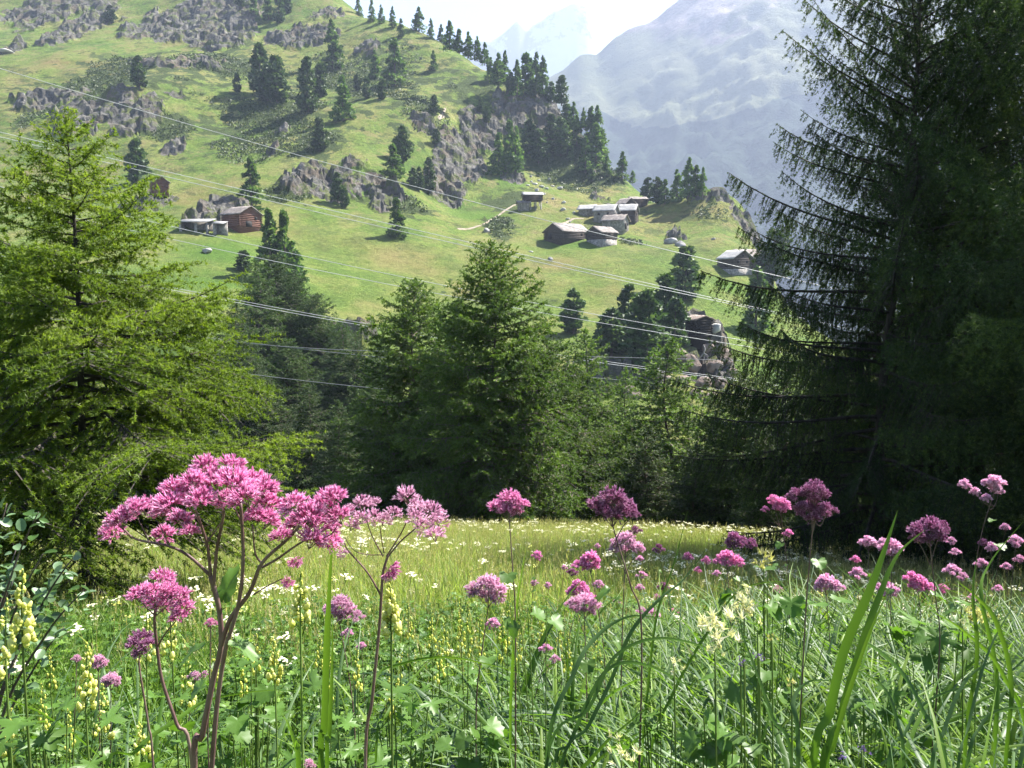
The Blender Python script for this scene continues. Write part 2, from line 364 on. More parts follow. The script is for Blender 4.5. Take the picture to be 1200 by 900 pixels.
def unit(v): return v / (np.linalg.norm(v, axis=-1, keepdims=True) + 1e-9)
def needle_tris(C0, D, nl, nw, k, g, spread=1.0):
    """C0 (n,3) rosette centres, D (n,3) outward directions: k thin faces each"""
    n = len(C0); c = np.repeat(C0, k, 0); d = unit(g.normal(size=(n * k, 3)) * spread + np.repeat(D, k, 0) * 0.6)
    e = unit(np.cross(d, g.normal(size=(n * k, 3))))
    l = nl * g.uniform(0.7, 1.25, (n * k, 1)); wv = e * nw * 0.5
    V = np.stack([c - wv, c + wv, c + d * l], 1).reshape(-1, 3)
    return V, np.arange(n * k * 3).reshape(-1, 3)
def conifer(name, h, z0, rad, nb, seed, twig_sp, twig_k, ros_sp, ros_n, nl, nw, pend=0.3, rise=0.25, tip=0.25, mat=None, tr=0.012, bark=None, lean=0.0, gap=0.0, branch_parts=False, tlen0=0.14):
    """returns trunk mesh, list of branch meshes (or joined into the trunk), crown mesh"""
    g = np.random.default_rng(seed)
    tb = MB(); zz = np.linspace(-0.6, h, 16)
    wob = np.stack([0.012 * h * np.sin(zz * 0.7 + seed) + lean * zz, 0.012 * h * np.cos(zz * 0.55 + seed), zz], 1); wob[zz <= 0, :2] = wob[0, :2] * 0
    r0 = tr * h; rr = r0 * (1 - np.clip(zz / h, 0, 1)) ** 0.85 + 0.004 * h * 0.12; rr[0] *= 1.35
    tb.tube(wob, rr, 9)
    bm_list = []; NV = []; NF = []; NT = []; nn = 0
    golden = 2.39996
    for b in range(nb):
        f = (b + 0.5) / nb; t = z0 + (1 - z0) * (f ** 0.92); z = t * h
        if g.uniform() < gap: continue
        phi = b * golden + g.normal() * 0.35
        L = rad(f) * g.uniform(0.72, 1.15)
        if L < 0.05: continue
        az = np.array([math.cos(phi), math.sin(phi), 0.0]); q = np.array([-math.sin(phi), math.cos(phi), 0.0])
        s = np.linspace(0, 1, 9); rs = rise * (0.2 + 1.6 * f) + g.normal() * 0.09 - 0.12
        bend = g.normal() * 0.10
        curve = np.outer(s * L, az) + np.outer(bend * L * s ** 2, q)
        curve[:, 2] = L * (rs * s - 0.42 * (1 - f * 0.8) * s ** 1.5 + tip * s ** 3 * 0.8)
        base = np.array([np.interp(z, zz, wob[:, 0]), np.interp(z, zz, wob[:, 1]), z]); curve += base
        bb = MB() if branch_parts else tb
        br = max(0.0065 * L + 0.002, 0.05 * r0) * (1.6 if z0 > 0 else 1.3)
        bb.tube(curve, br * (1 - 0.85 * s), 4, cap=False)
        nt_ = max(3, int(L / twig_sp)); sj = np.sort(g.uniform(0.06 if f > .3 else 0.16, 1.0, nt_))
        pos = np.stack([np.interp(sj, s, curve[:, i]) for i in range(3)], 1)
        tang = unit(np.stack([np.interp(sj, s, np.gradient(curve[:, i])) for i in range(3)], 1))
        side = np.where(np.arange(nt_) % 2 == 0, 1.0, -1.0)[:, None]
        ang = g.uniform(0.6, 1.15, (nt_, 1))
        td = unit(tang * np.cos(ang) + q * side * np.sin(ang) + np.array([0, 0, 1]) * (g.normal(size=(nt_, 1)) * 0.16 - pend))
        tl = L * twig_k * (tlen0 / 0.14 * 0.35 + 0.9 * np.sin(np.pi * np.clip(sj, 0, 1) ** 0.8)[:, None] * 0.75) * g.uniform(0.5, 1.2, (nt_, 1))
        # twig wood
        e = tl * 0.012 + nw * 0.3; p1 = pos + td * tl; p1[:, 2] -= (pend * 0.5 * tl[:, 0])
        up = np.array([0, 0, 1.0]); sv = unit(np.cross(td, up)) * e
        tv = np.stack([pos - sv, pos + sv, p1], 1).reshape(-1, 3); bb.add(tv, np.arange(len(tv)).reshape(-1, 3))
        # rosettes along twigs
        cnt = np.maximum(2, (tl[:, 0] / ros_sp).astype(int)); idx = np.repeat(np.arange(nt_), cnt)
        u = g.uniform(0.08, 1.04, len(idx))[:, None]
        rc = pos[idx] + td[idx] * tl[idx] * u; rc[:, 2] -= (pend * 0.5 * tl[idx] * u ** 2)[:, 0]
        rc += g.normal(size=rc.shape) * ros_sp * 0.18
        D = td[idx]
        nm = max(2, int(L / ros_sp * 0.8)); su = g.uniform(0.15, 1.02, nm)
        mc = np.stack([np.interp(su, s, curve[:, i]) for i in range(3)], 1); mc += g.normal(size=mc.shape) * ros_sp * 0.2
        rc = np.concatenate([rc, mc]); D = np.concatenate([D, np.tile(az, (nm, 1))])
        V, Fa = needle_tris(rc, D, nl, nw, ros_n, g)
        tint_b = g.uniform(0.25, 0.75)
        NT.append(np.repeat(np.clip(tint_b + g.normal(size=len(rc)) * 0.18, 0, 1), ros_n * 3)); NV.append(V); NF.append(Fa + nn); nn += len(V)
        if branch_parts: bm_list.append(bb.mesh('branch', bark or M_bark))
    # leader shoot
    lc = np.stack([np.full(30, wob[-1, 0]), np.full(30, wob[-1, 1]), np.linspace(h * 0.95, h * 1.01, 30)], 1) + g.normal(size=(30, 3)) * ros_sp * 0.3
    V, Fa = needle_tris(lc, np.tile([0, 0, 1.0], (30, 1)), nl, nw, ros_n, g); NV.append(V); NF.append(Fa + nn); NT.append(np.full(len(V), .6))
    crown = npmesh('crown', np.concatenate(NV), [np.concatenate(NF)], mat or M_larch, None, False, {'tint': np.concatenate(NT)})
    return tb.mesh('trunk', bark or M_bark, True), bm_list, crown
def place_tree(kit, name, label, loc, rotz=0, scl=1, group=None, cat='tree', crown_mat=None):
    t = thing(name, label, cat, loc, rotz, group, scl)
    tr, brs, cr = kit
    if tr: obj('trunk', tr, t)
    for b in brs: obj('branch', b, t)
    c = obj('crown', cr, t)
    if crown_mat:
        c.material_slots[0].link = 'OBJECT'; c.material_slots[0].material = crown_mat
    return t
def gz(x, y): return float(H(np.array([x]), np.array([y]))[0])
def at(px, Y):
    x = (px - 600) / F * Y; return (x, Y, gz(x, Y) - 0.05)   # near enough: column px at distance Y
def col_x(px, py, Y): return P(px, py, Y)[0]

# the bright larch on the left, eight metres away
kitA = conifer('larch', 5.25, 0.20, lambda f: 2.12 * (1 - f) ** 0.95 * (0.85 + 0.30 * min(1, f * 3)) + 0.10, 116, 11, 0.032, 0.36, 0.026, 6, 0.042, 0.0100, 0.20, 0.34, 0.34, M_larchL, 0.010, bark=M_barkD, branch_parts=True, tlen0=0.34)
x, y, z = at(88, 8.0)
place_tree(kitA, 'larch_tree', 'bright light-green larch filling the left side above the meadow', (x, y, z), 0.4, 1.0)
x, y, z = at(-75, 9.6)
place_tree((kitA[0], [], kitA[2]), 'larch_tree', 'second bright larch cut off by the left edge, behind the first', (x, y, z), 2.4, 1.0)
# hanging-twigged dark larches on the right
kitB = conifer('larch', 13.2, 0.04, lambda f: 4.1 * (1 - f) ** 0.62 * (0.80 + 0.30 * min(1, f * 3)) + 0.1, 160, 23, 0.032, 0.20, 0.030, 6, 0.044, 0.0125, 0.95, 0.52, 0.30, M_larchShade, 0.0085, bark=M_barkD, branch_parts=True, gap=0.0)
x, y, z = at(1047, 15.5)
place_tree(kitB, 'larch_tree', 'tall dark larch with drooping branches, its trunk right of the village', (x, y, z), 0.9, 1.0)
x, y, z = at(1165, 19.0)
place_tree((kitB[0], [], kitB[2]), 'larch_tree', 'dark larch whose trunk stands behind, right of the drooping one', (x, y, z), 4.4, 1.4)
x, y, z = at(1245, 16.0)
place_tree((kitB[0], [], kitB[2]), 'larch_tree', 'dark larch filling the right edge between the other two', (x, y, z), 5.6, 1.35)
place_tree((kitB[0], [], kitB[2]), 'larch_tree', 'unseen larch added beyond the right edge to shade the right foreground', (8.4, 6.7, gz(8.4, 6.7) - .05), 1.2, 0.72)  # added out of view so that its shadow dapples the right foreground
x, y, z = at(1300, 13.0)
place_tree((kitB[0], [], kitB[2]), 'larch_tree', 'nearest dark larch reaching in from the right edge', (x, y, z), 2.9, 1.15)
# mid-distance larches
kitC = conifer('larch', 15.0, 0.03, lambda f: 5.0 * (1 - f) ** 0.58 * (0.80 + 0.2 * min(1, f * 3)) + 0.1, 205, 31, 0.080, 0.30, 0.082, 4, 0.125, 0.050, 0.25, 0.34, 0.24, M_larch, 0.008, tlen0=0.24)
kitD = conifer('larch', 15.0, 0.03, lambda f: 3.5 * (1 - f) ** 0.62 * (0.85 + 0.15 * min(1, f * 3)) + 0.1, 175, 37, 0.085, 0.38, 0.09, 4, 0.135, 0.05, 0.35, 0.32, 0.20, M_larch, 0.009)
def larch_top(px, topy, Y, label, kit=None, wide=1.0, rot=0, mat=None, group=None, h0=15.0):
    X, _, zt = P(px, topy, Y); zb = gz(X, Y) - 0.1; s = (zt - zb) / h0
    return place_tree(kit or kitC, 'larch_tree', label, (X, Y, zb), rot, (s * wide, s * wide, s), group, 'tree', mat)
larch_top(578, 284, 30, 'tallest green larch in the middle, standing just past the flower meadow', kitC, 1.0, 0.3)
larch_top(487, 330, 38, 'green larch at the left shoulder of the tallest middle larch', kitC, 1.0, 1.9)
larch_top(535, 352, 36, 'short full larch tucked between the two middle larches', kitD, 1.15, 3.0)
larch_top(640, 400, 36, 'short larch with light foliage at the right foot of the tallest larch', kitC, 1.1, 4.0)
larch_top(688, 388, 42, 'slim larch below the round pine, right of the tallest larch', kitD, 1.1, 0.5)
larch_top(735, 432, 50, 'small larch below the dark pine clump', kitD, 1.0, 1.2)
larch_top(787, 398, 40, 'bright-topped larch in front of the brown crag', kitD, 1.25, 2.2)
larch_top(835, 462, 42, 'short larch at the left fringe of the dark drooping larch', kitD, 1.3, 5.2)
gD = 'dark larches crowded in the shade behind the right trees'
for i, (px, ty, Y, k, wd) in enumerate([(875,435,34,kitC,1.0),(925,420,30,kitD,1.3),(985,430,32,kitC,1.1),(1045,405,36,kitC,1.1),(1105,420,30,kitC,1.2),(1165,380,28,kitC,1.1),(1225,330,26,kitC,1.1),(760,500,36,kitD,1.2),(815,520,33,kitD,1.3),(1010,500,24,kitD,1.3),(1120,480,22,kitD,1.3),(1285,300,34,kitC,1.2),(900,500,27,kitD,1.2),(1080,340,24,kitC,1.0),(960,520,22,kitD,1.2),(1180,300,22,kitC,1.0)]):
    larch_top(px, ty, Y, ['larch rising left in the dark thicket behind the right trees','broad dark larch, second in the thicket behind the right trees','dark larch left of the drooping larch\'s trunk, behind it','tall dark larch right behind the drooping larch\'s trunk','dark larch between the two right trunks, far behind','tall dark larch in the thicket near the right edge','dark larch cut by the right edge behind the others','low dark larch on the meadow rim right of the middle','low dark larch on the meadow rim under the crag','small near dark larch under the drooping branches','small near dark larch left of the right edge','high dark larch just beyond the right edge','low dark larch at the left end of the right thicket','dark larch filling the gap right of the drooping larch\'s trunk','low dark larch in front of the thicket, left of the trunk','near dark larch close to the right edge'][i], k, wd, i * 1.3, M_larchShade, gD)
gL = 'larches filling the ravine left of the middle trees'
RAV = [(300,306,98,1.1,'pointed larch rising highest in the ravine, left of the wires\' crossing'),(322,300,104,1.1,None),(347,322,108,1.2,None),(371,345,100,1.1,None),(276,352,86,1.1,None),(334,398,74,1.1,None),(398,376,92,1.25,None),
       (418,405,76,1.1,None),(362,452,58,1.15,None),(300,430,66,1.2,None),(250,400,80,1.1,None),(440,430,62,1.1,None),(395,470,54,1.2,None),(205,430,60,1.1,None),(150,400,62,1.1,None),(80,420,58,1.2,None),(20,400,60,1.2,None),(-60,420,58,1.2,None),
       (445,400,84,1.1,None),(620,440,60,1.1,None),(580,455,52,1.1,None),(500,430,60,1.1,None),(540,430,56,1.1,None),(665,470,58,1.1,None),(710,480,60,1.1,None)]
_o = {j: n for n, (_, j) in enumerate(sorted((r[0], j) for j, r in enumerate(RAV)))}
ORDS = ['leftmost','second','third','fourth','fifth','sixth','seventh','eighth','ninth','tenth','eleventh','twelfth','thirteenth','fourteenth','fifteenth','sixteenth','seventeenth','eighteenth','nineteenth','twentieth','twenty-first','twenty-second','twenty-third','twenty-fourth','twenty-fifth']
for i, (px, ty, Y, wd, lb) in enumerate(RAV):
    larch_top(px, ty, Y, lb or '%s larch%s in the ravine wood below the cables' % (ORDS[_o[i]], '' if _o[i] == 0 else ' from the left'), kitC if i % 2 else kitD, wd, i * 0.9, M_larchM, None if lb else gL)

# far conifers on the slope
def far_tree(kind, seed):
    g = np.random.default_rng(seed); n = {'pine': 1700, 'larch': 1500}[kind]
    h = 1.0; f = g.uniform(0, 1, n)
    if kind == 'pine': rr = 0.235 * np.sin(np.pi * np.clip(0.12 + 0.86 * f, 0, 1)) ** 0.65 * (1.1 - 0.55 * f); z = 0.06 + 0.94 * f; sz = 0.052
    else: rr = 0.25 * (1 - f) ** 0.85 + 0.012; z = 0.05 + 0.95 * f; sz = 0.042
    # lobes: clusters grouped into branches leaves gaps and light and dark clumps
    nb = 74 if kind == 'pine' else 60; bf = np.sort(g.uniform(0, 1, nb)); bphi = g.uniform(0, 2 * np.pi, nb)
    k = g.integers(0, nb, n); f = np.clip(bf[k] + g.normal(size=n) * 0.022, 0, 1); phi = bphi[k] + g.normal(size=n) * 0.34
    if kind == 'pine': rr = 0.225 * np.sin(np.pi * np.clip(0.14 + 0.83 * f, 0, 1)) ** 0.6 * (1.12 - 0.5 * f); z = 0.05 + 0.92 * f
    else: rr = 0.235 * (1 - f) ** 0.8 + 0.010; z = 0.04 + 0.95 * f
    br = g.uniform(0.5, 1.3, nb)[k]
    u = np.sqrt(g.uniform(0.1, 1, n)); r = rr * u * br
    c = np.stack([r * np.cos(phi), r * np.sin(phi), z + (0.02 if kind == 'pine' else -0.05) * u], 1)
    d = unit(np.stack([np.cos(phi), np.sin(phi), 0.5 + g.normal(size=n) * 0.4], 1) + g.normal(size=(n, 3)) * 0.5)
    a = unit(np.cross(d, g.normal(size=(n, 3)))); b = np.cross(d, a); s = sz * g.uniform(0.6, 1.25, (n, 1))
    V = np.stack([c - a * s * .6, c + a * s * .6, c + d * s * 1.1 + b * s * .3, c - d * s * .3 + b * s * .8], 1).reshape(-1, 3)
    F3 = (np.arange(n)[:, None, None] * 4 + np.array([[0, 1, 2], [0, 3, 1]])[None]).reshape(-1, 3)
    tint = np.repeat(np.clip(g.uniform(0.2, 0.8, nb)[k] + g.normal(size=n) * 0.15, 0, 1), 4)
    tb = MB(); tb.tube([(0, 0, -0.05), (0.005, 0, 0.4), (0, 0, 0.9)], [0.022, 0.015, 0.004], 5)
    return tb.mesh('trunk', M_bark), [], npmesh('crown', V, [F3], M_pine if kind == 'pine' else M_fir, None, False, {'tint': tint})
PK = [far_tree('pine', 100 + i) for i in range(8)]; LK = [far_tree('larch', 200 + i) for i in range(8)]
def hill_tree(px, py, hp, wide, kind, label, group=None, i=0, Y=None):
    h = hit(px, py) if Y is None else P(px, py, Y)
    if h is None: h = P(px, py, 330)
    s = hp / F * h[1]; kit = (PK if kind == 'p' else LK)[i % 8]
    q_ = random.Random(i * 31 + int(px)); s *= q_.uniform(.88, 1.14); wide *= q_.uniform(.85, 1.2)
    return place_tree(kit, 'pine_tree' if kind == 'p' else 'larch_tree', label, (h[0], h[1], h[2] - 0.2), i * 1.7, (s * wide, s * wide, s), group)
HT = [ # px, base py, height px, width factor, kind, label (None: one of the group)
 (164,106,41,1.05,'p','round dark pine standing alone on the upper left pasture'),
 (278,109,25,1.1,'p','small dark pine at the left of the upper pine cluster'),
 (306,112,50,.9,'p','slim dark pine at the left side of the upper cluster'),(325,122,54,1.35,'p','broadest dark pine of the upper cluster'),(314,120,44,1.2,'p','low dark pine in front of the upper cluster'),
 (361,132,55,.75,'p','narrow columnar pine right of the upper cluster'),(376,114,34,.95,'p','oval pine between the columnar pine and the broad larch'),
 (402,142,50,1.35,'l','broad grey-green larch below the row of three little pines'),
 (419,106,22,1,'p','leftmost of the three little pines in a row high on the slope'),(430,116,24,1,'p','middle of the three little pines in a row'),(448,117,23,1,'p','rightmost of the three little pines in a row'),
 (440,93,36,1.0,'l','grey-green larch left of the tall one on the upper slope'),(463,101,52,1.0,'l','tall grey-green larch above the three little pines'),
 (390,82,50,.95,'l','larch under the rock band on the upper slope'),
 (375,178,42,1.05,'p','dark pine alone in the middle of the green slope'),
 (508,82,24,1.2,'l','small round larch alone under the crest'),
 (472,194,40,1.1,'p','pine standing on top of the rocky step in mid slope'),(461,212,34,1.4,'l','spreading larch hugging the rocky step'),
 (509,135,23,1.0,'p','little oval pine alone in the open slope left of the cliff'),(511,172,16,1.2,'p','tiny bushy pine at the cliff\'s left rim'),
 (491,225,30,.9,'p',None),(503,226,34,.8,'p',None),(484,222,22,1,'p',None),(396,240,34,.9,'p','left of two small pines on the lower rock band'),(404,244,24,.9,'p','right of two small pines on the lower rock band'),
 (465,278,46,1.15,'l','bright-edged larch alone at the foot of the slope above the wires'),
 (327,29,34,.9,'p',None),(315,24,28,1,'l',None),(281,13,22,1,'p',None),(298,20,24,1,'l',None),(336,16,26,1,'p',None),(130,28,20,1.2,'p','small pine on the rocks at the upper left'),
 (420,18,20,1.1,'l',None),(436,26,26,.9,'l',None),(447,28,20,1,'l',None),(460,33,26,.9,'l',None),(470,44,22,1.2,'l',None),(491,38,26,1.2,'l',None),(505,46,20,1.1,'l',None),(517,50,22,1.1,'l',None),(527,56,28,1.1,'l',None),(538,60,24,1.1,'l',None),(549,66,28,1,'l',None),(559,70,24,1.1,'l',None),(568,75,26,1,'l',None),
 (584,100,40,1.1,'l',None),(592,96,34,1.0,'l',None),(598,115,24,1,'p',None),(606,112,44,1.1,'l',None),(616,112,46,1.1,'l',None),(628,116,46,1,'l',None),(636,118,48,.9,'l',None),(646,122,26,1,'p',None),(658,122,28,1.3,'p',None),(575,96,28,1.1,'l',None),(622,108,40,1,'l',None),
 (584,204,46,1.2,'l','leftmost of the big larches under the cliff'),(597,196,58,1.0,'l',None),(604,206,50,1.1,'l',None),(620,182,42,1.1,'p',None),(631,194,36,1.1,'p',None),(645,168,28,1.1,'p',None),(657,186,40,1.1,'p',None),(669,190,22,1.1,'l',None),(570,146,20,1,'p',None),(563,132,16,1,'p',None),
 (672,152,34,1.1,'l',None),(684,150,26,1,'l',None),(676,172,40,1.2,'l',None),(692,178,50,1.1,'l',None),(698,196,50,1.2,'l',None),(686,205,40,1.1,'l',None),(706,190,36,1.1,'l',None),(693,214,16,1.2,'p',None),(700,170,44,1,'l',None),(664,150,30,1.1,'l',None),(711,206,26,1.1,'l',None),
 (729,212,34,1.2,'l','wide larch alone on the ridge shoulder above the village'),(741,214,14,1.4,'l','low round larch beside the ridge shoulder larch'),
 (759,237,26,1.2,'p',None),(770,240,30,1.1,'p',None),(779,240,30,1.0,'l',None),(793,238,34,1.1,'l',None),(806,233,44,1.0,'l',None),(815,232,38,.9,'l',None),(823,232,32,.9,'l',None),
 (295,246,62,1.25,'l','big grey-green larch on the mound above the red barn'),(162,216,50,1.1,'p','dark pine beside the small upper hut'),
 (318,334,98,.85,'l','tall larch right of the red barn, left of its twin'),(335,336,88,.8,'l','right-hand twin of the tall larch by the red barn'),(345,350,60,1.2,'l',None),
 (803,352,66,1.15,'p','big dark pine on the meadow left of the lower houses'),
 (672,393,52,1.15,'p','round dark pine alone on the meadow above the middle trees'),
 (735,410,84,1.1,'p','left tree of the dark pine clump'),(755,425,92,1.1,'p','middle tree of the dark pine clump'),(776,412,82,1.2,'p','right tree of the dark pine clump'),(716,418,52,1.4,'p','low skirt tree at the left foot of the dark pine clump'),(790,420,60,1.2,'p','low skirt tree at the right foot of the dark pine clump'),(758,440,70,1.5,'p','lowest tree in front of the dark pine clump'),
 (885,392,90,1.2,'l','pale blue-green larch below the lower houses'),(905,335,58,1.2,'p','dark pine half hidden behind the right larch'),(1018-100,300,30,1.3,'p',None),
 (286,318,26,1.5,'p','dark bushy pine in the hollow below the red barn'),
]
gU = {'p': 'conifers scattered along the crest, cliff and knoll', 'l': 'conifers scattered along the crest, cliff and knoll'}
ORD = ['first','second','third','fourth','fifth','sixth','seventh','eighth','ninth','tenth','eleventh','twelfth','thirteenth','fourteenth','fifteenth','sixteenth','seventeenth','eighteenth','nineteenth','twentieth','twenty-first','twenty-second','twenty-third','twenty-fourth','twenty-fifth','twenty-sixth','twenty-seventh','twenty-eighth','twenty-ninth','thirtieth','thirty-first','thirty-second','thirty-third','thirty-fourth']
def zone(px, py):
    if px < 350: return 'in the knot at the top edge above the upper cluster'
    if px < 575 and py < 90: return 'in the thin line of conifers down the crest'
    if px < 520: return 'of the small pines at the cliff\'s left foot'
    if px > 740: return 'in the grove on the knoll behind the village'
    if py <= 126: return 'of the trees standing on top of the cliff'
    if px < 665: return 'of the trees below and on the cliff face'
    if px > 665 and px < 740: return 'in the steep wood right of the cliff'
    return 'of the trees low on the slope'
from collections import defaultdict
_z = defaultdict(list)
for j, r in enumerate(HT):
    if not r[5]: _z[zone(r[0], r[1])].append((r[0], j))
for zn_, l in _z.items():
    l.sort()
    for o_, (_, j) in enumerate(l): r = HT[j]; HT[j] = r[:5] + ('%s conifer from the left %s' % (ORD[o_], zn_), 1)
for i, (px, py, hp, wd, k, lb, *zz_) in enumerate(HT):
    if zz_: hill_tree(px, py, hp, wd, k, lb, 'conifers ' + zone(px, py).split(' ', 1)[1], i)
    elif lb: hill_tree(px, py, hp, wd, k, lb, None, i)
    elif py < 80: hill_tree(px, py, hp, wd, k, 'small conifer in the loose line along the upper crest', 'conifers along the upper crest', i)
    elif px > 740: hill_tree(px, py, hp, wd, k, 'conifer of the small grove on the knoll behind the village', 'grove on the knoll', i)
    else: hill_tree(px, py, hp, wd, k, 'conifer of the steep wood around and below the cliff', 'steep wood around the cliff', i)
# ------------------------------------------------------------------ huts, boulders, path, cables
def boardmat(name, cols, horiz=True):
    m, t, n = newmat(name); tc = n('TexCoord')
    mp = n('Mapping', ins={0: tc.outputs['Object'], 3: (0.6, 0.6, 4.5)})
    nz = n('TexNoise', ins={0: mp.outputs[0], 'Scale': 2.0, 'Detail': 6}); c = ramp(t, nz.outputs[0], [(0.3 + 0.4 * i / (len(cols) - 1), k) for i, k in enumerate(cols)])
    b = n('BsdfPrincipled', ins={'Base Color': c, 'Roughness': 0.85}); o = n('OutputMaterial'); t.links.new(b.outputs[0], o.inputs[0]); return m
M_timber = boardmat('weathered_dark_timber', [(0.022, 0.016, 0.013), (0.05, 0.036, 0.028), (0.09, 0.07, 0.058)])
M_red = boardmat('reddish_timber', [(0.06, 0.026, 0.018), (0.14, 0.06, 0.038), (0.20, 0.10, 0.07)])
M_stone = noisemat('rubble_stone', [(0.12, 0.11, 0.10), (0.26, 0.24, 0.22), (0.42, 0.40, 0.37)], 1.6, 0.9, 0.6, 3, dist=0.1)
M_slab = noisemat('stone_roof_slabs', [(0.09, 0.078, 0.07), (0.18, 0.155, 0.14), (0.30, 0.27, 0.25)], 1.3, 0.85, 0.5, 2.5, dist=0.08)
M_tin = noisemat('pale_roof', [(0.17, 0.165, 0.16), (0.26, 0.255, 0.25), (0.36, 0.355, 0.35)], 0.9, 0.7, 0.1)
M_dark = noisemat('dark_opening_wood', [(0.012, 0.010, 0.009), (0.03, 0.025, 0.02)], 3)
M_rock = noisemat('grey_boulder', [(0.13, 0.125, 0.12), (0.27, 0.26, 0.25), (0.45, 0.43, 0.41)], 0.9, 0.95, 0.8, 3, dist=0.15)
M_white = noisemat('pale_boulder', [(0.30, 0.29, 0.27), (0.45, 0.44, 0.41), (0.6, 0.59, 0.56)], 0.9, 0.9, 0.5, 3, dist=0.1)
M_brown = noisemat('brown_crag', [(0.08, 0.06, 0.05), (0.2, 0.155, 0.13), (0.36, 0.31, 0.27)], 0.5, 0.95, 0.9, 2, dist=0.3)
def gable_house(name, label, cat, px, py, L, D, hw, rise, rot, wall, roof, base=0.0, group=None, over=0.55, door=None, windows=(), stilts=False, wall2=None):
    h = hit(px, py) or P(px, py, 235)
    zz = min(gz(h[0] + dx, h[1] + dy) for dx in (-L / 2, 0, L / 2) for dy in (-D / 2, 0, D / 2))
    t = thing(name, label, cat, (h[0], h[1], gz(h[0], h[1]) - 0.15), R(rot), group)
    z0 = base if (base or stilts) else 0; sink = -2.2
    if stilts:
        z0 = 2.2
        for i in range(4):
            for j in (-1, 1):
                b = MB(); x = -L / 2 + 0.4 + i * (L - 0.8) / 3; b.tube([(x, j * (D / 2 - 0.4), sink), (x, j * (D / 2 - 0.4), z0)], [0.28, 0.16], 7); obj('post', b.mesh('post', M_stone), t)
    if base:
        b = MB(); b.box((-L / 2 - .04, -D / 2 - .04, sink), (L / 2 + .04, D / 2 + .04, z0)); obj('stone_base', b.mesh('stone_base', M_stone), t)
    b = MB(); lo = z0 + 0.003 if z0 else sink; x0, x1, y0, y1, z1, za = -L / 2, L / 2, -D / 2, D / 2, z0 + hw, z0 + hw + rise
    V = [(x0, y0, lo), (x1, y0, lo), (x1, y1, lo), (x0, y1, lo), (x0, y0, z1), (x1, y0, z1), (x1, y1, z1), (x0, y1, z1), (x0, 0, za), (x1, 0, za)]
    b.add(V, [(5, 6, 9), (7, 4, 8)], [(0, 1, 5, 4), (1, 2, 6, 5), (2, 3, 7, 6), (3, 0, 4, 7), (3, 2, 1, 0)])
    # log courses: beams standing proud at the corners
    if wall is not M_stone:
        for k in range(int(hw / 0.45)):
            zc = z0 + 0.2 + k * 0.45
            for s in (-1, 1):
                b.box((x0 - .25, s * D / 2 - 0.11, zc), (x1 + .25, s * D / 2 + 0.11, zc + .3)); b.box((s * L / 2 - 0.11, y0 - .25, zc + .02), (s * L / 2 + 0.11, y1 + .25, zc + .28))
    obj('wall', b.mesh('wall', wall), t)
    sl = rise / (D / 2)
    for s in (-1, 1):
        b = MB(); g = np.random.default_rng(int(px * 7 + s)); nx, ny = 9, 6
        xs = np.linspace(x0 - over, x1 + over, nx); ys = np.linspace(0, D / 2 + over, ny)
        A, B = np.meshgrid(xs, ys); Zt = za + 0.22 - B * sl + g.normal(size=A.shape) * (0.03 if roof is M_tin else 0.07); B2 = B * s
        B2[-1] += s * g.normal(size=nx) * 0.08
        top = np.stack([A, B2, Zt], -1).reshape(-1, 3); bot = np.stack([A, B2, za + 0.04 - B * sl], -1).reshape(-1, 3)
        n = nx * ny; f = grid_faces(ny, nx); rim = []
        edge = [i for i in range(nx)] + [nx * (j + 1) - 1 for j in range(1, ny)] + [n - 1 - i for i in range(1, nx)] + [nx * j for j in range(ny - 2, 0, -1)]
        for a, c in zip(edge, edge[1:] + edge[:1]): rim.append((a, a + n, c + n, c))
        f1 = f if s > 0 else f[:, ::-1]
        b.add(np.concatenate([top, bot]), None, np.concatenate([f1, f1[:, ::-1] + n, np.array(rim) if s > 0 else np.array(rim)[:, ::-1]]))
        obj('roof', b.mesh('roof', roof), t)
    if door:
        side, u, dw, dh = door; b = MB()
        if side == 'x': b.box((x1 + .12 if u >= 0 or True else 0, u - dw / 2, z0 + .05), (x1 + .2, u + dw / 2, z0 + dh))
        elif side == '-x': b.box((x0 - .2, u - dw / 2, z0 + .05), (x0 - .12, u + dw / 2, z0 + dh))
        else: b.box((u - dw / 2, y0 - .2, z0 + .05), (u + dw / 2, y0 - .12, z0 + dh))
        obj('door', b.mesh('door', M_dark), t)
    for (side, u, v, ww) in windows:
        b = MB()
        if side == 'x': b.box((x1 + .12, u - ww / 2, z0 + v), (x1 + .2, u + ww / 2, z0 + v + ww))
        elif side == '-x': b.box((x0 - .2, u - ww / 2, z0 + v), (x0 - .12, u + ww / 2, z0 + v + ww))
        else: b.box((u - ww / 2, y0 - .2, z0 + v), (u + ww / 2, y0 - .12, z0 + v + ww))
        obj('window', b.mesh('window', M_dark), t)
    return t
G = 'old huts and barns of the hamlet'
gable_house('barn', 'largest dark barn with a long speckled stone roof, lowest left in the village', 'barn', 664, 281, 10.0, 8.5, 2.3, 2.3, 36, M_timber, M_slab, 0, G, door=('-x', 1.5, 1.6, 1.9), windows=[('y', 2, 1.1, .7)])
gable_house('barn', 'small dark barn on a white stone base, right of the largest barn', 'barn', 705, 285, 5.8, 6.4, 2.0, 1.6, 34, M_timber, M_slab, 1.0, G, windows=[('y', 0, .9, .8)])
gable_house('stone_hut', 'low hut with a bright pale roof at the village\'s upper left', 'hut', 689, 252, 5.0, 4.6, 1.8, 1.3, -24, M_stone, M_tin, 0, G, door=('x', 0, 1.2, 1.7))
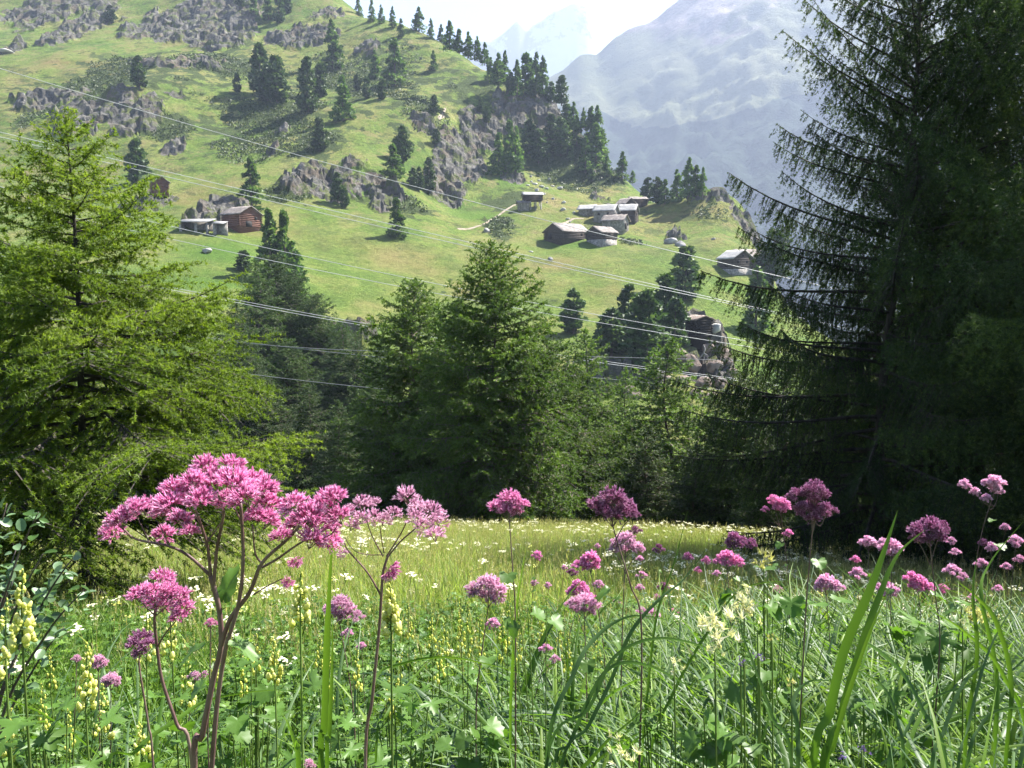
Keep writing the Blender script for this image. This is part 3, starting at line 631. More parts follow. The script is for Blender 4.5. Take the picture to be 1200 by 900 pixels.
gable_house('stone_house', 'tall grey stone house with pale roof in the village centre', 'house', 710, 260, 6.4, 5.6, 3.4, 1.8, -24, M_stone, M_tin, 0, G, windows=[('y', -1.5, 2, .7), ('y', 1.5, 2, .7), ('x', -1, 2, .7), ('x', 1, 2, .7)])
gable_house('stone_house', 'low stone house with brownish slab roof below the tall grey house', 'house', 721, 270, 6.6, 5.8, 2.6, 1.7, -28, M_stone, M_slab, 0, G, door=('x', 0, 1.2, 1.8), windows=[('x', 1.6, 1.2, .7)])
gable_house('dark_hut', 'tall dark timber hut behind the low stone house', 'hut', 736, 260, 5.2, 5.6, 3.6, 1.9, -20, M_timber, M_tin, 0, G, windows=[('x', 0, 2.2, .7)])
gable_house('dark_hut', 'small dark timber hut joined to the tall one on its upper side', 'hut', 733, 251, 4.6, 5.0, 3.2, 1.9, -55, M_timber, M_slab, 0, G)
gable_house('dark_hut', 'square dark hut alone at the village\'s upper right below the grove', 'hut', 747, 243, 5.4, 4.4, 2.7, 0.8, 8, M_timber, M_slab, 0, G)
gable_house('granary', 'granary with white roof raised on stone posts, alone left of the village', 'granary', 624, 244, 6.0, 4.6, 1.9, 0.9, 6, M_timber, M_tin, 0, G, stilts=True)
gable_house('stone_hut', 'tiny grey hut leaning at the left of the granary on posts', 'hut', 613, 246, 3.4, 3.6, 2.2, .7, 6, M_stone, M_slab, 0, G)
gable_house('timber_house', 'dark timber house with bright roof edge near the right larch', 'house', 861, 319, 5.6, 6.8, 2.8, 2.0, -62, M_timber, M_tin, 0.5, G, windows=[('x', -1.6, 1.4, .8), ('x', 1.4, 1.4, .8), ('x', 0, 3.2, .6)])
gable_house('timber_house', 'dark house with pale roof, partly behind the first one by the right larch', 'house', 888, 316, 5.6, 6.2, 2.8, 1.6, -40, M_timber, M_tin, 0.8, G)
gable_house('stone_hut', 'grey slab roofed hut between and behind the two lower right houses', 'hut', 872, 310, 6.4, 5.0, 2.2, 1.6, 20, M_stone, M_slab, 0, G)
gable_house('red_barn', 'reddish brown timber barn with dark doorway on the left slope', 'barn', 284, 268, 6.6, 6.8, 3.2, 1.9, -33, M_red, M_slab, 0, None, door=('x', -.6, 1.8, 1.5), windows=[('x', 1.6, 2.0, .7)])
gable_house('small_hut', 'tiny reddish hut high on the left slope beside a dark pine', 'hut', 187, 224, 4.2, 3.8, 2.0, 1.3, -50, M_red, M_slab)
gable_house('ruined_cabin', 'dark brown cabin wedged into the crag below the big lone pine', 'cabin', 818, 402, 3.0, 3.4, 3.2, .6, -70, M_dark, M_brown)
def shed():
    h = hit(232, 272) or P(232, 272, 195); t = thing('open_shed', 'open fronted shed under a white sheet roof left of the red barn', 'shed', (h[0], h[1], h[2] - 0.1), R(-4))
    for x in (-3.6, 0.2, 3.0): b = MB(); b.box((x - .3, -1.6, -2), (x + .3, -1.2, 1.9)); obj('pillar', b.mesh('pillar', M_stone), t)
    b = MB(); b.box((-3.9, 1.2, -2), (3.6, 1.5, 2.4)); b.box((-3.9, -1.2, -2), (-3.62, 1.2, 2.2)); obj('wall', b.mesh('wall', M_stone), t)
    b = MB(); b.add([(-4.3, -2.3, 1.95), (3.9, -2.3, 2.0), (3.9, 1.9, 2.95), (-4.3, 1.9, 2.9), (-4.3, -2.3, 2.1), (3.9, -2.3, 2.15), (3.9, 1.9, 3.1), (-4.3, 1.9, 3.05)], None, [(3, 2, 1, 0), (4, 5, 6, 7), (0, 1, 5, 4), (1, 2, 6, 5), (2, 3, 7, 6), (3, 0, 4, 7)]); obj('roof', b.mesh('roof', M_tin), t)
    b = MB(); b.add([(4.4, -2.0, 1.6), (7.4, -2.0, 1.5), (7.4, .6, 2.2), (4.4, .6, 2.3), (4.4, -2.0, 1.72), (7.4, -2.0, 1.62), (7.4, .6, 2.32), (4.4, .6, 2.42)], None, [(3, 2, 1, 0), (4, 5, 6, 7), (0, 1, 5, 4), (1, 2, 6, 5), (2, 3, 7, 6), (3, 0, 4, 7)]); obj('side_roof', b.mesh('side_roof', M_tin), t)
    b = MB(); b.box((4.5, .2, -2), (7.3, .5, 2.1)); b.box((4.6, -1.7, -2), (4.9, .2, 1.6)); obj('side_wall', b.mesh('side_wall', M_stone), t)
shed()
# boulders
def boulder_mesh(seed, mat):
    g = np.random.default_rng(seed); n1, n2 = 9, 14
    th = np.linspace(0, np.pi, n1)[:, None]; ph = (np.arange(n2) * 2 * np.pi / n2)[None]
    D = np.stack([np.sin(th) * np.cos(ph), np.sin(th) * np.sin(ph), np.cos(th) * np.ones_like(ph)], -1)
    # planes cut the ball into facets
    r = np.ones(D.shape[:2])
    for k in range(11):
        nn_ = unit(g.normal(size=3)); d = g.uniform(0.45, 0.9); c = D @ nn_; r = np.where(c > 0.05, np.minimum(r, d / np.maximum(c, 0.05)), r)
    V = D * r[..., None] * np.array([1, 0.8, 0.62]); V += g.normal(size=V.shape) * 0.015
    V[0] = V[0].mean(0); V[-1] = V[-1].mean(0)
    f = []
    for i in range(n1 - 1):
        for j in range(n2): f.append((i * n2 + j, (i + 1) * n2 + j, (i + 1) * n2 + (j + 1) % n2, i * n2 + (j + 1) % n2))
    return npmesh('boulder', V.reshape(-1, 3), [np.array(f)], mat, None, False)
BW = [boulder_mesh(i, M_white) for i in range(3)]; BG = [boulder_mesh(10 + i, M_rock) for i in range(3)]; BR = [boulder_mesh(20 + i, M_brown) for i in range(3)]
def boulder(px, py, r, kit, label, group=None, i=0, flat=1.0):
    h = hit(px, py) or P(px, py, 250); s = r / F * h[1]
    o = obj('boulder', kit[i % 3], None, (h[0], h[1], h[2] + 0.15 * s), (0, 0, i * 2.1), (s, s, s * flat)); tag(o, label, 'boulder', group)
gw = 'white boulders of the rockfall above the village'
for i, (px, py, r) in enumerate(sorted([(622,214,3),(626,217,4),(631,213,3),(634,220,4),(640,222,3),(629,224,4),(637,229,3),(647,219,3),(643,211,3),(660,239,4),(665,257,3),(672,250,3),(634,236,2),(648,234,3),(622,208,3),(618,218,3),(641,238,2),(668,262,2)])):
    boulder(px, py, r, BW, '%s small white stone from the left in the rockfall above the village' % ORD[i], gw, i)
boulder(656, 222, 6, BW, 'widest flat white slab in the upper part of the rockfall', None, 1, .6)
boulder(659, 247, 5, BW, 'biggest white rock at the lower end of the rockfall', None, 2)
boulder(243, 297, 7.5, BG, 'pale topped boulder on the green bank below the open shed', None, 0, .9)
boulder(645, 306, 5, BG, 'grey boulder alone on the open meadow below the largest barn', None, 1)
boulder(622, 296, 3, BW, 'small pale stone on the meadow left of the largest barn')
boulder(786, 286, 9, BG, 'left half of the grey rock mound above the lone meadow pine', None, 0); boulder(797, 288, 10, BG, 'right half of the grey rock mound above the lone meadow pine', None, 1)
boulder(836, 282, 3, BG, 'little dark stone on the slope right of the rock mound')
boulder(570, 272, 6, BG, 'grey rock beside the bend of the light path', None, 2)
boulder(5, 62, 10, BW, 'pale slab at the left edge below the cliffs', None, 2, .5)
boulder(740, 466, 16, BR, 'brown rock glimpsed below the dark pine clump', None, 1)
gc = 'broken brown rocks of the crag under the cabin'
for i, (px, py, r) in enumerate([(800,402,9),(838,404,10),(848,415,9),(829,421,9),(808,436,17),(795,430,12),(838,440,13),(852,428,8),(823,452,13),(800,452,12),(845,455,12),(815,466,12),(780,448,10),(790,466,10),(832,470,12),(858,445,9)]):
    boulder(px, py, r, BW if px in (838,) and py == 404 else BR, ['rock left of the cabin on the crag','pale block right of the cabin on the crag','block farthest right beside the pale block','rock just below the pale block','large rock left of the bleached stump','brown rock at the crag\'s upper left','large rock right of the bleached stump','small rock between stump and right larch','rock directly under the bleached stump','rock low at the crag\'s left','rock low at the crag\'s right','rock lowest in the middle of the crag','outlying brown rock beneath the pine clump','outlying low rock left of the crag','lowest brown rock at the right of the crag','rock touching the right larch\'s branch tips'][i], gc, i, 1.2)
# bleached trunk lying on the crag
h = hit(823, 440) or P(823, 440, 130)
b = MB()
for dx, dz in ((-1.6, -1.2), (0.2, -2.2), (1.9, -1.6), (1.4, -.4)): b.tube([(0, -.9, 1.8), (dx * .5, -1.3, 1.8 + dz * .5), (dx, -1.5, 1.5 + dz * 1.2)], [0.32, 0.2, 0.06], 6)
b.tube([(0, -.9, 1.7), (.3, -.8, 3.4), (-.1, -.6, 4.6)], [0.34, 0.25, 0.1], 7)
tag(obj('dead_stump', b.mesh('dead_stump', M_rock), None, (h[0], h[1], h[2]), None, 0.6), 'bleached dead stump with spread roots on the crag', 'stump')
# low dark shrubs as clumps with depth
def shrub_mass():
    g = np.random.default_rng(5); Vs = []; n = 0
    cand = g.uniform(-1, 1, (60000, 2)); Y = 150 + (cand[:, 1] + 1) * 165; X = cand[:, 0] * (0.62 * Y)
    m = ell(X, Y, SHR) + 0.55 * fbm(X * 0.035, Y * 0.045, 4, 91) ; rm = rockmask(X, Y)
    k = (m > 0.46) & (rm < 0.3) & (Y > 190); X, Y = X[k][:9000], Y[k][:9000]; Z = H(X, Y)
    pts_ = np.stack([X, Y, Z], -1); q = 7; c = np.repeat(pts_, q, 0) + g.normal(size=(len(pts_) * q, 3)) * np.array([0.7, 0.7, 0.22]) + np.array([0, 0, 0.3])
    d = unit(g.normal(size=c.shape) + np.array([0, 0, .7])); a = unit(np.cross(d, g.normal(size=c.shape))); bb = np.cross(d, a); s = g.uniform(.25, .5, (len(c), 1))
    V = np.stack([c - a * s, c + a * s, c + bb * s * 1.2 + d * .15], 1).reshape(-1, 3)
    me = npmesh('juniper_shrubs', V, [np.arange(len(V)).reshape(-1, 3)], M_juni, None, False, {'tint': np.repeat(g.uniform(0, 1, len(c)), 3)})
    tag(obj('juniper_shrubs', me), None, None, None, 'stuff')
M_juni = leafmat('juniper_sprays', [(0.022, 0.040, 0.012), (0.045, 0.068, 0.02), (0.08, 0.10, 0.03)], 0.15, objrand=0)
shrub_mass()
# path
def path(pl, wd, name, label):
    q = [hit(*p) for p in pl]; q = np.array([a for a in q if a is not None])
    s = np.linspace(0, len(q) - 1, 60); xs = np.interp(s, range(len(q)), q[:, 0]); ys = np.interp(s, range(len(q)), q[:, 1])
    d = np.stack([np.gradient(xs), np.gradient(ys)], 1); d = unit(d); nrm = np.stack([-d[:, 1], d[:, 0]], 1)
    off = np.linspace(-1, 1, 5)[None] * wd * (0.8 + 0.4 * fbm(s * .8, s * 0, 2, 3))[:, None]
    X = xs[:, None] + nrm[:, 0:1] * off; Y = ys[:, None] + nrm[:, 1:2] * off; Z = H(X, Y) + 0.14 - 0.1 * np.abs(np.linspace(-1, 1, 5))[None]
    me = npmesh(name, np.stack([X, Y, Z], -1).reshape(-1, 3), [grid_faces(60, 5)], M_path, None, True); tag(obj(name, me), label, None, None, 'structure')
M_path = noisemat('trodden_earth', [(0.18, 0.145, 0.10), (0.27, 0.225, 0.17), (0.36, 0.31, 0.25)], 0.7, 0.95, 0.3)
path([(536,269),(550,269),(566,264),(580,256),(592,247),(604,241)], 0.7, 'path', 'pale trodden path climbing to the granary')
path([(520,135),(514,141),(522,128)], 0.7, 'path', 'short trodden path on the open slope')
path([(660,262),(672,258),(684,257)], 0.8, 'path', 'trodden path into the village')
# cables
M_cable = noisemat('bright_cable', [(0.48, 0.48, 0.48), (0.6, 0.6, 0.59)], 1, 0.4, 0)
M_cabled = noisemat('dull_cable', [(0.16, 0.17, 0.18), (0.22, 0.23, 0.24)], 1, 0.5, 0)
def cable(pl, label, Y0=46, Y1=58, r=0.021, mat=None, ext=(-420, 1500)):
    p = np.array(pl, float); co = np.polyfit(p[:, 0], p[:, 1], min(2, len(p) - 1)); xs = np.linspace(ext[0], ext[1], 70)
    # beyond the measured stretch the wire runs on straight
    a, b_ = p[0, 0], p[-1, 0]; ys = np.polyval(co, np.clip(xs, a, b_)); dco = np.polyder(co)
    ys = ys + (xs - np.clip(xs, a, b_)) * np.polyval(dco, np.clip(xs, a, b_))
    V = [P(x, y, Y0 + (Y1 - Y0) * (x - ext[0]) / (ext[1] - ext[0])) for x, y in zip(xs, ys)]
    b = MB(); b.tube(V, r, 6); tag(obj('cable', b.mesh('cable', mat or M_cable, True)), label, 'cable', 'overhead cables across the valley')
cable([(0,80),(97,110),(400,195),(560,237),(700,275),(900,320)], 'highest cable, sloping from the upper left over the village')
cable([(0,155),(200,203),(300,224),(553,286),(597,295),(832,348)], 'upper wire of the pair passing above the red barn', 48, 60)
cable([(0,160),(200,209),(300,232),(593,298),(835,352)], 'lower wire of the pair passing above the red barn', 48, 60)
cable([(207,267),(400,309),(628,356),(826,391)], 'upper wire of the pair crossing the dark pine clump', 48, 60)
cable([(222,285),(400,322),(631,366),(818,397)], 'lower wire of the pair crossing the dark pine clump', 48, 60)
cable([(208,338),(400,375),(465,385),(707,423),(855,443)], 'upper of two nearly touching wires, lowest bright pair', 50, 62)
cable([(208,341),(400,377.5),(465,388),(707,425.5),(855,445)], 'lower of two nearly touching wires, lowest bright pair', 50, 62)
cable([(215,394),(300,404),(400,409),(440,412)], 'dull grey wire in front of the ravine larches, uppermost dull one', 50, 62, .022, M_cabled)
cable([(303,403),(400,414),(440,418)], 'dull grey wire second from the top before the ravine larches', 50, 62, .022, M_cabled)
cable([(313,441),(400,451),(440,455)], 'dull grey wire lowest before the ravine larches', 50, 62, .022, M_cabled)
# ------------------------------------------------------------------ the near meadow
M_soil = noisemat('meadow_ground', [(0.035, 0.05, 0.014), (0.07, 0.095, 0.024), (0.12, 0.15, 0.04)], 2.5, 0.95, 0.6, 9, dist=0.05)
def build_meadow():
    xs = np.arange(-60, 60.01, 0.32); ys = np.arange(-12, 44.01, 0.25); X, Y = np.meshgrid(xs, ys); Y[-1] = 44.0
    me = npmesh('meadow', np.stack([X, Y, H(X, Y)], -1).reshape(-1, 3), [grid_faces(len(ys), len(xs))], M_soil, None, True)
    tag(obj('meadow', me), 'sloping flower meadow', None, None, 'structure')
build_meadow()
M_grass = leafmat('grass_blades', [(0.035, 0.085, 0.012), (0.085, 0.165, 0.022), (0.17, 0.26, 0.04)], 0.42, 0.48, 0.25, objrand=0.18)
M_grassb = leafmat('blue_green_grass_blades', [(0.03, 0.07, 0.022), (0.065, 0.125, 0.042), (0.12, 0.19, 0.075)], 0.32, 0.45, 0.3, tcol=(1.3, 1.5, 0.7), objrand=0.15)
M_mead = leafmat('meadow_blades', [(0.15, 0.22, 0.055), (0.22, 0.29, 0.085), (0.33, 0.37, 0.15)], 0.42, objrand=0.2)
M_tan = leafmat('ripe_grass_heads', [(0.30, 0.29, 0.13), (0.42, 0.39, 0.2), (0.55, 0.5, 0.32)], 0.4, objrand=0.2)
M_herb = leafmat('herb_leaves', [(0.035, 0.085, 0.013), (0.08, 0.16, 0.024), (0.16, 0.26, 0.045)], 0.38, 0.45, 0.4, objrand=0.2)
M_stem = noisemat('purple_brown_stem', [(0.07, 0.035, 0.035), (0.15, 0.085, 0.08), (0.25, 0.18, 0.15)], 60, 0.5, 0.3, 200, (1, 1, .15), dist=0.001, objrand=0.1)
M_gstem = leafmat('green_stem', [(0.09, 0.15, 0.03), (0.15, 0.22, 0.05)], 0.15)
M_pink = leafmat('pink_florets', [(0.42, 0.06, 0.20), (0.76, 0.30, 0.54), (0.92, 0.68, 0.84)], 0.35, 0.5, 0.3, tcol=(1.2, 0.9, 1.1), objrand=0.10)
M_pale = leafmat('pale_pink_florets', [(0.42, 0.16, 0.28), (0.76, 0.46, 0.62), (0.92, 0.80, 0.88)], 0.35, 0.5, 0.3, tcol=(1.2, 0.95, 1.1), objrand=0.12)
M_purp = leafmat('purple_florets', [(0.13, 0.03, 0.08), (0.34, 0.13, 0.25), (0.60, 0.38, 0.54)], 0.25, 0.5, 0.3, tcol=(1.2, 0.9, 1.1), objrand=0.12)
M_yel = leafmat('pale_yellow_petals', [(0.38, 0.45, 0.06), (0.62, 0.64, 0.14), (0.80, 0.79, 0.32)], 0.35, 0.5, 0.3, tcol=(1.1, 1.1, 0.7), objrand=0.08)
M_cream = leafmat('cream_petals', [(0.45, 0.42, 0.28), (0.70, 0.66, 0.50), (0.85, 0.83, 0.74)], 0.3, objrand=0.1)
M_viol = leafmat('violet_petals', [(0.10, 0.06, 0.28), (0.25, 0.16, 0.5)], 0.3)

def blade(mb, base, az, L, wd, lean, arch, g, m=0, seg=7, tint=None, fold=True):
    """a grass blade: rises at angle 'lean' from upright and bends over by 'arch' radians"""
    s = np.linspace(0, 1, seg); a = lean + arch * s ** 1.6
    dx = np.sin(a); dz = np.cos(a); r = np.concatenate([[0], np.cumsum((dx[1:] + dx[:-1]) / 2)]) * L / (seg - 1); z = np.concatenate([[0], np.cumsum((dz[1:] + dz[:-1]) / 2)]) * L / (seg - 1)
    hz = np.array([math.cos(az), math.sin(az), 0]); sd = np.array([-math.sin(az), math.cos(az), 0])
    tw = g.normal() * 0.6; c = base + np.outer(r, hz) + np.outer(z, [0, 0, 1])
    ww = wd * 0.5 * np.minimum(1, 0.45 + s * 2.2) * np.clip((1 - s) * 2.1, 0.02, 1) ** 0.8
    nn_ = np.stack([-dz, dx], 1)  # normal in the bend plane
    ta = tw * s
    sv = sd[None] * np.cos(ta)[:, None] + (hz[None] * nn_[:, :1] + np.outer(nn_[:, 1], [0, 0, 1])) * np.sin(ta)[:, None]
    nv = np.cross(unit(np.gradient(c, axis=0)), sv)
    if tint is None: tint = g.uniform(0.1, 0.9)
    tn = np.clip(tint + 0.25 * (s - .4), 0, 1)
    if fold:
        V = np.stack([c - sv * ww[:, None], c + nv * ww[:, None] * 0.35, c + sv * ww[:, None]], 1).reshape(-1, 3)
        i = np.arange(seg - 1)[:, None] * 3; f = np.concatenate([i + [[0, 1, 4, 3]], i + [[1, 2, 5, 4]]]); mb.add(V, None, f, m, np.repeat(tn, 3))
    else:
        V = np.stack([c - sv * ww[:, None], c + sv * ww[:, None]], 1).reshape(-1, 3)
        i = np.arange(seg - 1)[:, None] * 2; mb.add(V, None, i + [[0, 1, 3, 2]], m, np.repeat(tn, 2))
def heart_leaf(mb, base, az, L, W, tilt, g, m=0, tint=.5, teeth=0.06, lobes=0):
    """broad leaf on the end of its stalk: flat outline folded along the midrib, toothed edge"""
    n = 44 if lobes else 26; th = np.linspace(-np.pi, np.pi, n, endpoint=False)
    r = 0.55 + 0.30 * np.cos(th) ** 3 + 0.12 * np.abs(np.sin(th))
    if lobes: r = 0.30 + 0.52 * np.abs(np.cos(th * lobes / 2)) ** 1.3 + 0.18 * np.cos(th)
    seedp = g.uniform(0, 6)
    r = r * (1 + teeth * ((np.arange(n) % 2) * 2 - 1))
    x = r * np.cos(th) * L * 0.62 + L * 0.42; y = r * np.sin(th) * W * 1.0; zz = np.abs(y) * 0.28 - (x / L) ** 2 * L * 0.30 + np.sin(th * 5 + seedp) * 0.035 * L + g.normal(size=n) * 0.012 * L
    V = np.stack([x, y, zz], 1); V = np.concatenate([V, [[L * .45, 0, -.03 * L], [L * .1, 0, 0]]])
    ct, st = math.cos(tilt), math.sin(tilt); V = np.stack([V[:, 0] * ct - V[:, 2] * st, V[:, 1], V[:, 0] * st + V[:, 2] * ct], 1)
    ca, sa = math.cos(az), math.sin(az); V = np.stack([V[:, 0] * ca - V[:, 1] * sa, V[:, 0] * sa + V[:, 1] * ca, V[:, 2]], 1) + base
    mb.add(V, [(i, (i + 1) % n, n) for i in range(n)], None, m, tint)
src = bpy.data.collections.new('tuft_sources')
def keep(lst): return lst
def make_src(name, meshes):
    c = bpy.data.collections.new(name)
    for i, me in enumerate(meshes):
        o = bpy.data.objects.new('%s_%02d' % (name, i), me); c.objects.link(o)
    return c
def tuft(seed, n, Lr, wr, spread, arch, mats, seg=6, fold=True, heads=0):
    g = np.random.default_rng(seed); mb = MB()
    for k in range(n):
        a = g.uniform(0, 2 * np.pi); p = np.array([g.normal() * spread, g.normal() * spread, -0.02])
        blade(mb, p, a, g.uniform(*Lr), g.uniform(*wr), abs(g.normal()) * 0.22 + .03, abs(g.normal()) * arch * .8 + 0.15 + .9 * (arch > 1.2), g, 0, seg, None, fold)
    for k in range(heads):
        p = np.array([g.normal() * spread, g.normal() * spread, 0]); L = Lr[1] * g.uniform(.9, 1.25); a = g.uniform(0, 2 * np.pi); q = np.array([math.cos(a), math.sin(a), 0]) * 0.12 * L
        st_ = np.array([p, p + q * .3 + [0, 0, L * .5], p + q + [0, 0, L]]); mb.tube(st_, wr[0] * .18, 3, 1, .4, False)
        m_ = 9
        for j in range(m_):
            c = p + q + [0, 0, L * (0.84 + 0.16 * j / m_)]; d = unit(g.normal(size=3) * .5 + [0, 0, 1]); e = unit(np.cross(d, g.normal(size=3))) * wr[0] * .5
            mb.add([c - e, c + e, c + d * L * .05], [(0, 1, 2)], None, 1, g.uniform())
    return mb.mesh('tuft', mats)
def herb(seed, n, h, Lf, lobes=0):
    g = np.random.default_rng(seed); mb = MB()
    for k in range(n):
        a = g.uniform(0, 2 * np.pi); rr = g.uniform(.02, .12); zz = g.uniform(.25, 1) * h; p = np.array([math.cos(a) * rr, math.sin(a) * rr, zz])
        mb.tube([(0, 0, 0), p * [.5, .5, .6], p], .0018, 3, 0, .3, False)
        heart_leaf(mb, p, a + g.normal() * .4, Lf * g.uniform(.6, 1.2), Lf * g.uniform(.35, .6), g.uniform(-.3, .5), g, 0, g.uniform(0, 1), .09, lobes)
    return mb.mesh('herb', M_herb)
def scatter(name, P_, idx, rot, scl, coll, kind='stuff'):
    me = bpy.data.meshes.new(name); me.from_pydata([tuple(p) for p in P_], [], [])
    a = me.attributes.new('idx', 'INT', 'POINT'); a.data.foreach_set('value', np.asarray(idx, dtype=np.int32))
    a = me.attributes.new('rotv', 'FLOAT_VECTOR', 'POINT'); a.data.foreach_set('vector', np.asarray(rot, dtype=np.float32).ravel())
    a = me.attributes.new('sclv', 'FLOAT', 'POINT'); a.data.foreach_set('value', np.asarray(scl, dtype=np.float32))
    o = obj(name, me); ng = bpy.data.node_groups.new(name, 'GeometryNodeTree')
    ng.interface.new_socket('Geometry', in_out='INPUT', socket_type='NodeSocketGeometry'); ng.interface.new_socket('Geometry', in_out='OUTPUT', socket_type='NodeSocketGeometry')
    gi = ng.nodes.new('NodeGroupInput'); go = ng.nodes.new('NodeGroupOutput'); ci = ng.nodes.new('GeometryNodeCollectionInfo'); ip = ng.nodes.new('GeometryNodeInstanceOnPoints')
    ci.inputs['Collection'].default_value = coll; ci.inputs['Separate Children'].default_value = True; ci.inputs['Reset Children'].default_value = True
    ip.inputs['Pick Instance'].default_value = True
    def na(nm, ty):
        q = ng.nodes.new('GeometryNodeInputNamedAttribute'); q.data_type = ty; q.inputs['Name'].default_value = nm; return q.outputs['Attribute']
    L = ng.links.new; L(gi.outputs[0], ip.inputs['Points']); L(ci.outputs[0], ip.inputs['Instance']); L(na('idx', 'INT'), ip.inputs['Instance Index'])
    L(na('rotv', 'FLOAT_VECTOR'), ip.inputs['Rotation']); L(na('sclv', 'FLOAT'), ip.inputs['Scale']); L(ip.outputs[0], go.inputs[0])
    md = o.modifiers.new('scatter', 'NODES'); md.node_group = ng
    tag(o, None, None, None, kind); return o
def fan_points(n, y0, y1, side=0.80, pad=0.8, dens=None, seed=0, xl=-20, xr=20):
    g = np.random.default_rng(seed); Y = np.sqrt(g.uniform(y0 ** 2, y1 ** 2, n * 4)); X = g.uniform(-1, 1, len(Y)) * (side * Y + pad)
    k = (X > xl) & (X < xr)
    if dens is not None: k &= g.uniform(0, 1, len(X)) < dens(X, Y)
    X = X[k][:n]; Y = Y[k][:n]; return X, Y, g
def do_scatter(name, meshes, X, Y, g, s0, s1, tilt=0.12, dz=-0.01, smul=None):
    Z = H(X, Y) + dz; n = len(X); s = g.uniform(s0, s1, n)
    if smul is not None: s = s * smul(X, Y)
    rot = np.stack([g.normal(size=n) * tilt, g.normal(size=n) * tilt, g.uniform(0, 6.28, n)], 1)
    return scatter(name, np.stack([X, Y, Z], 1), g.integers(0, len(meshes), n), rot, s, make_src(name + '_source', meshes))
# tall coarse grass close to the camera
longs = [tuft(300 + i, 12, (.5, 1.05), (.009, .019), .06, 1.3, [M_grass if i % 3 else M_grassb, M_tan], 8, True) for i in range(7)]
rt = lambda x, y: 0.55 + 0.5 * sst(-.3, .9, x / y)       # denser and taller towards the right
X, Y, g = fan_points(4200, .95, 4.8, dens=lambda x, y: np.where(y < 3.0, 0.30 + .70 * sst(-.25, .35, x / y), sst(-.05, .45, x / y)), seed=1)
do_scatter('tall_grass', longs, X, Y, g, .62, 1.05, .14, smul=lambda x, y: 0.60 + 0.42 * sst(-.3, .5, x / y))
broad = [tuft(310 + i, 7, (.65, 1.15), (.012, .021), .05, 1.35, [M_grass if i % 2 else M_grassb, M_tan], 10, True) for i in range(5)]
X, Y, g = fan_points(260, 1.25, 3.0, seed=9, dens=lambda x, y: 0.12 + .88 * sst(-.2, .15, x / y)); do_scatter('broad_arching_grass', broad, X, Y, g, .7, 1.0, .12)
mids = [tuft(320 + i, 20, (.20, .42), (.0045, .009), .06, .9, [M_grass, M_tan], 6, False) for i in range(5)]
X, Y, g = fan_points(3600, .8, 6.5, seed=2); do_scatter('undergrowth_grass', mids, X, Y, g, .7, 1.15, .15)
herbs = [herb(340 + i, 20, .30, .052, lobes=(0, 5, 3, 7, 5)[i]) for i in range(5)]
X, Y, g = fan_points(2600, 1.1, 6.5, seed=3, dens=lambda x, y: 0.5 + .5 * (vn(x * 1.5, y * 1.5, 8) > 0)); do_scatter('leafy_herbs', herbs, X, Y, g, .7, 1.25, .15)
short = [tuft(360 + i, 60, (.16, .34), (.006, .011), .17, .7, [M_mead, M_tan], 4, False, heads=7) for i in range(5)]
X, Y, g = fan_points(15000, 4.0, 31, seed=4, side=.82, pad=3); do_scatter('meadow_grass', short, X, Y, g, .75, 1.25, .08)
def umbel(seed, mat, n, r, h):
    g = np.random.default_rng(seed); mb = MB(); mb.tube([(0, 0, 0), (.01, .01, h * .6), (0, 0, h)], .003, 3, 1, .4, False)
    for k in range(n):
        a = g.uniform(0, 6.28); q = r * math.sqrt(g.uniform()); c = np.array([q * math.cos(a), q * math.sin(a), h + g.normal() * .008]); s = r * .22; th = g.uniform(0, 6.28)
        V = [c + [s * math.cos(th + j * 1.257), s * math.sin(th + j * 1.257), g.normal() * .003] for j in range(5)]; mb.add(V, [(0, 1, 2), (0, 2, 3), (0, 3, 4)], None, 0, g.uniform(.3, 1))
    return mb.mesh('umbel', [mat, M_gstem])
ums = [umbel(380 + i, M_cream, 16, .05, .30 + .05 * i) for i in range(3)] + [umbel(384, M_yel, 9, .03, .28)]
X, Y, g = fan_points(3200, 3.6, 27, seed=5, dens=lambda x, y: (0.12 + (vn(x * .45, y * .3, 12) > .1) * .9)); do_scatter('white_meadow_flowers', ums, X, Y, g, .7, 1.3, .1)

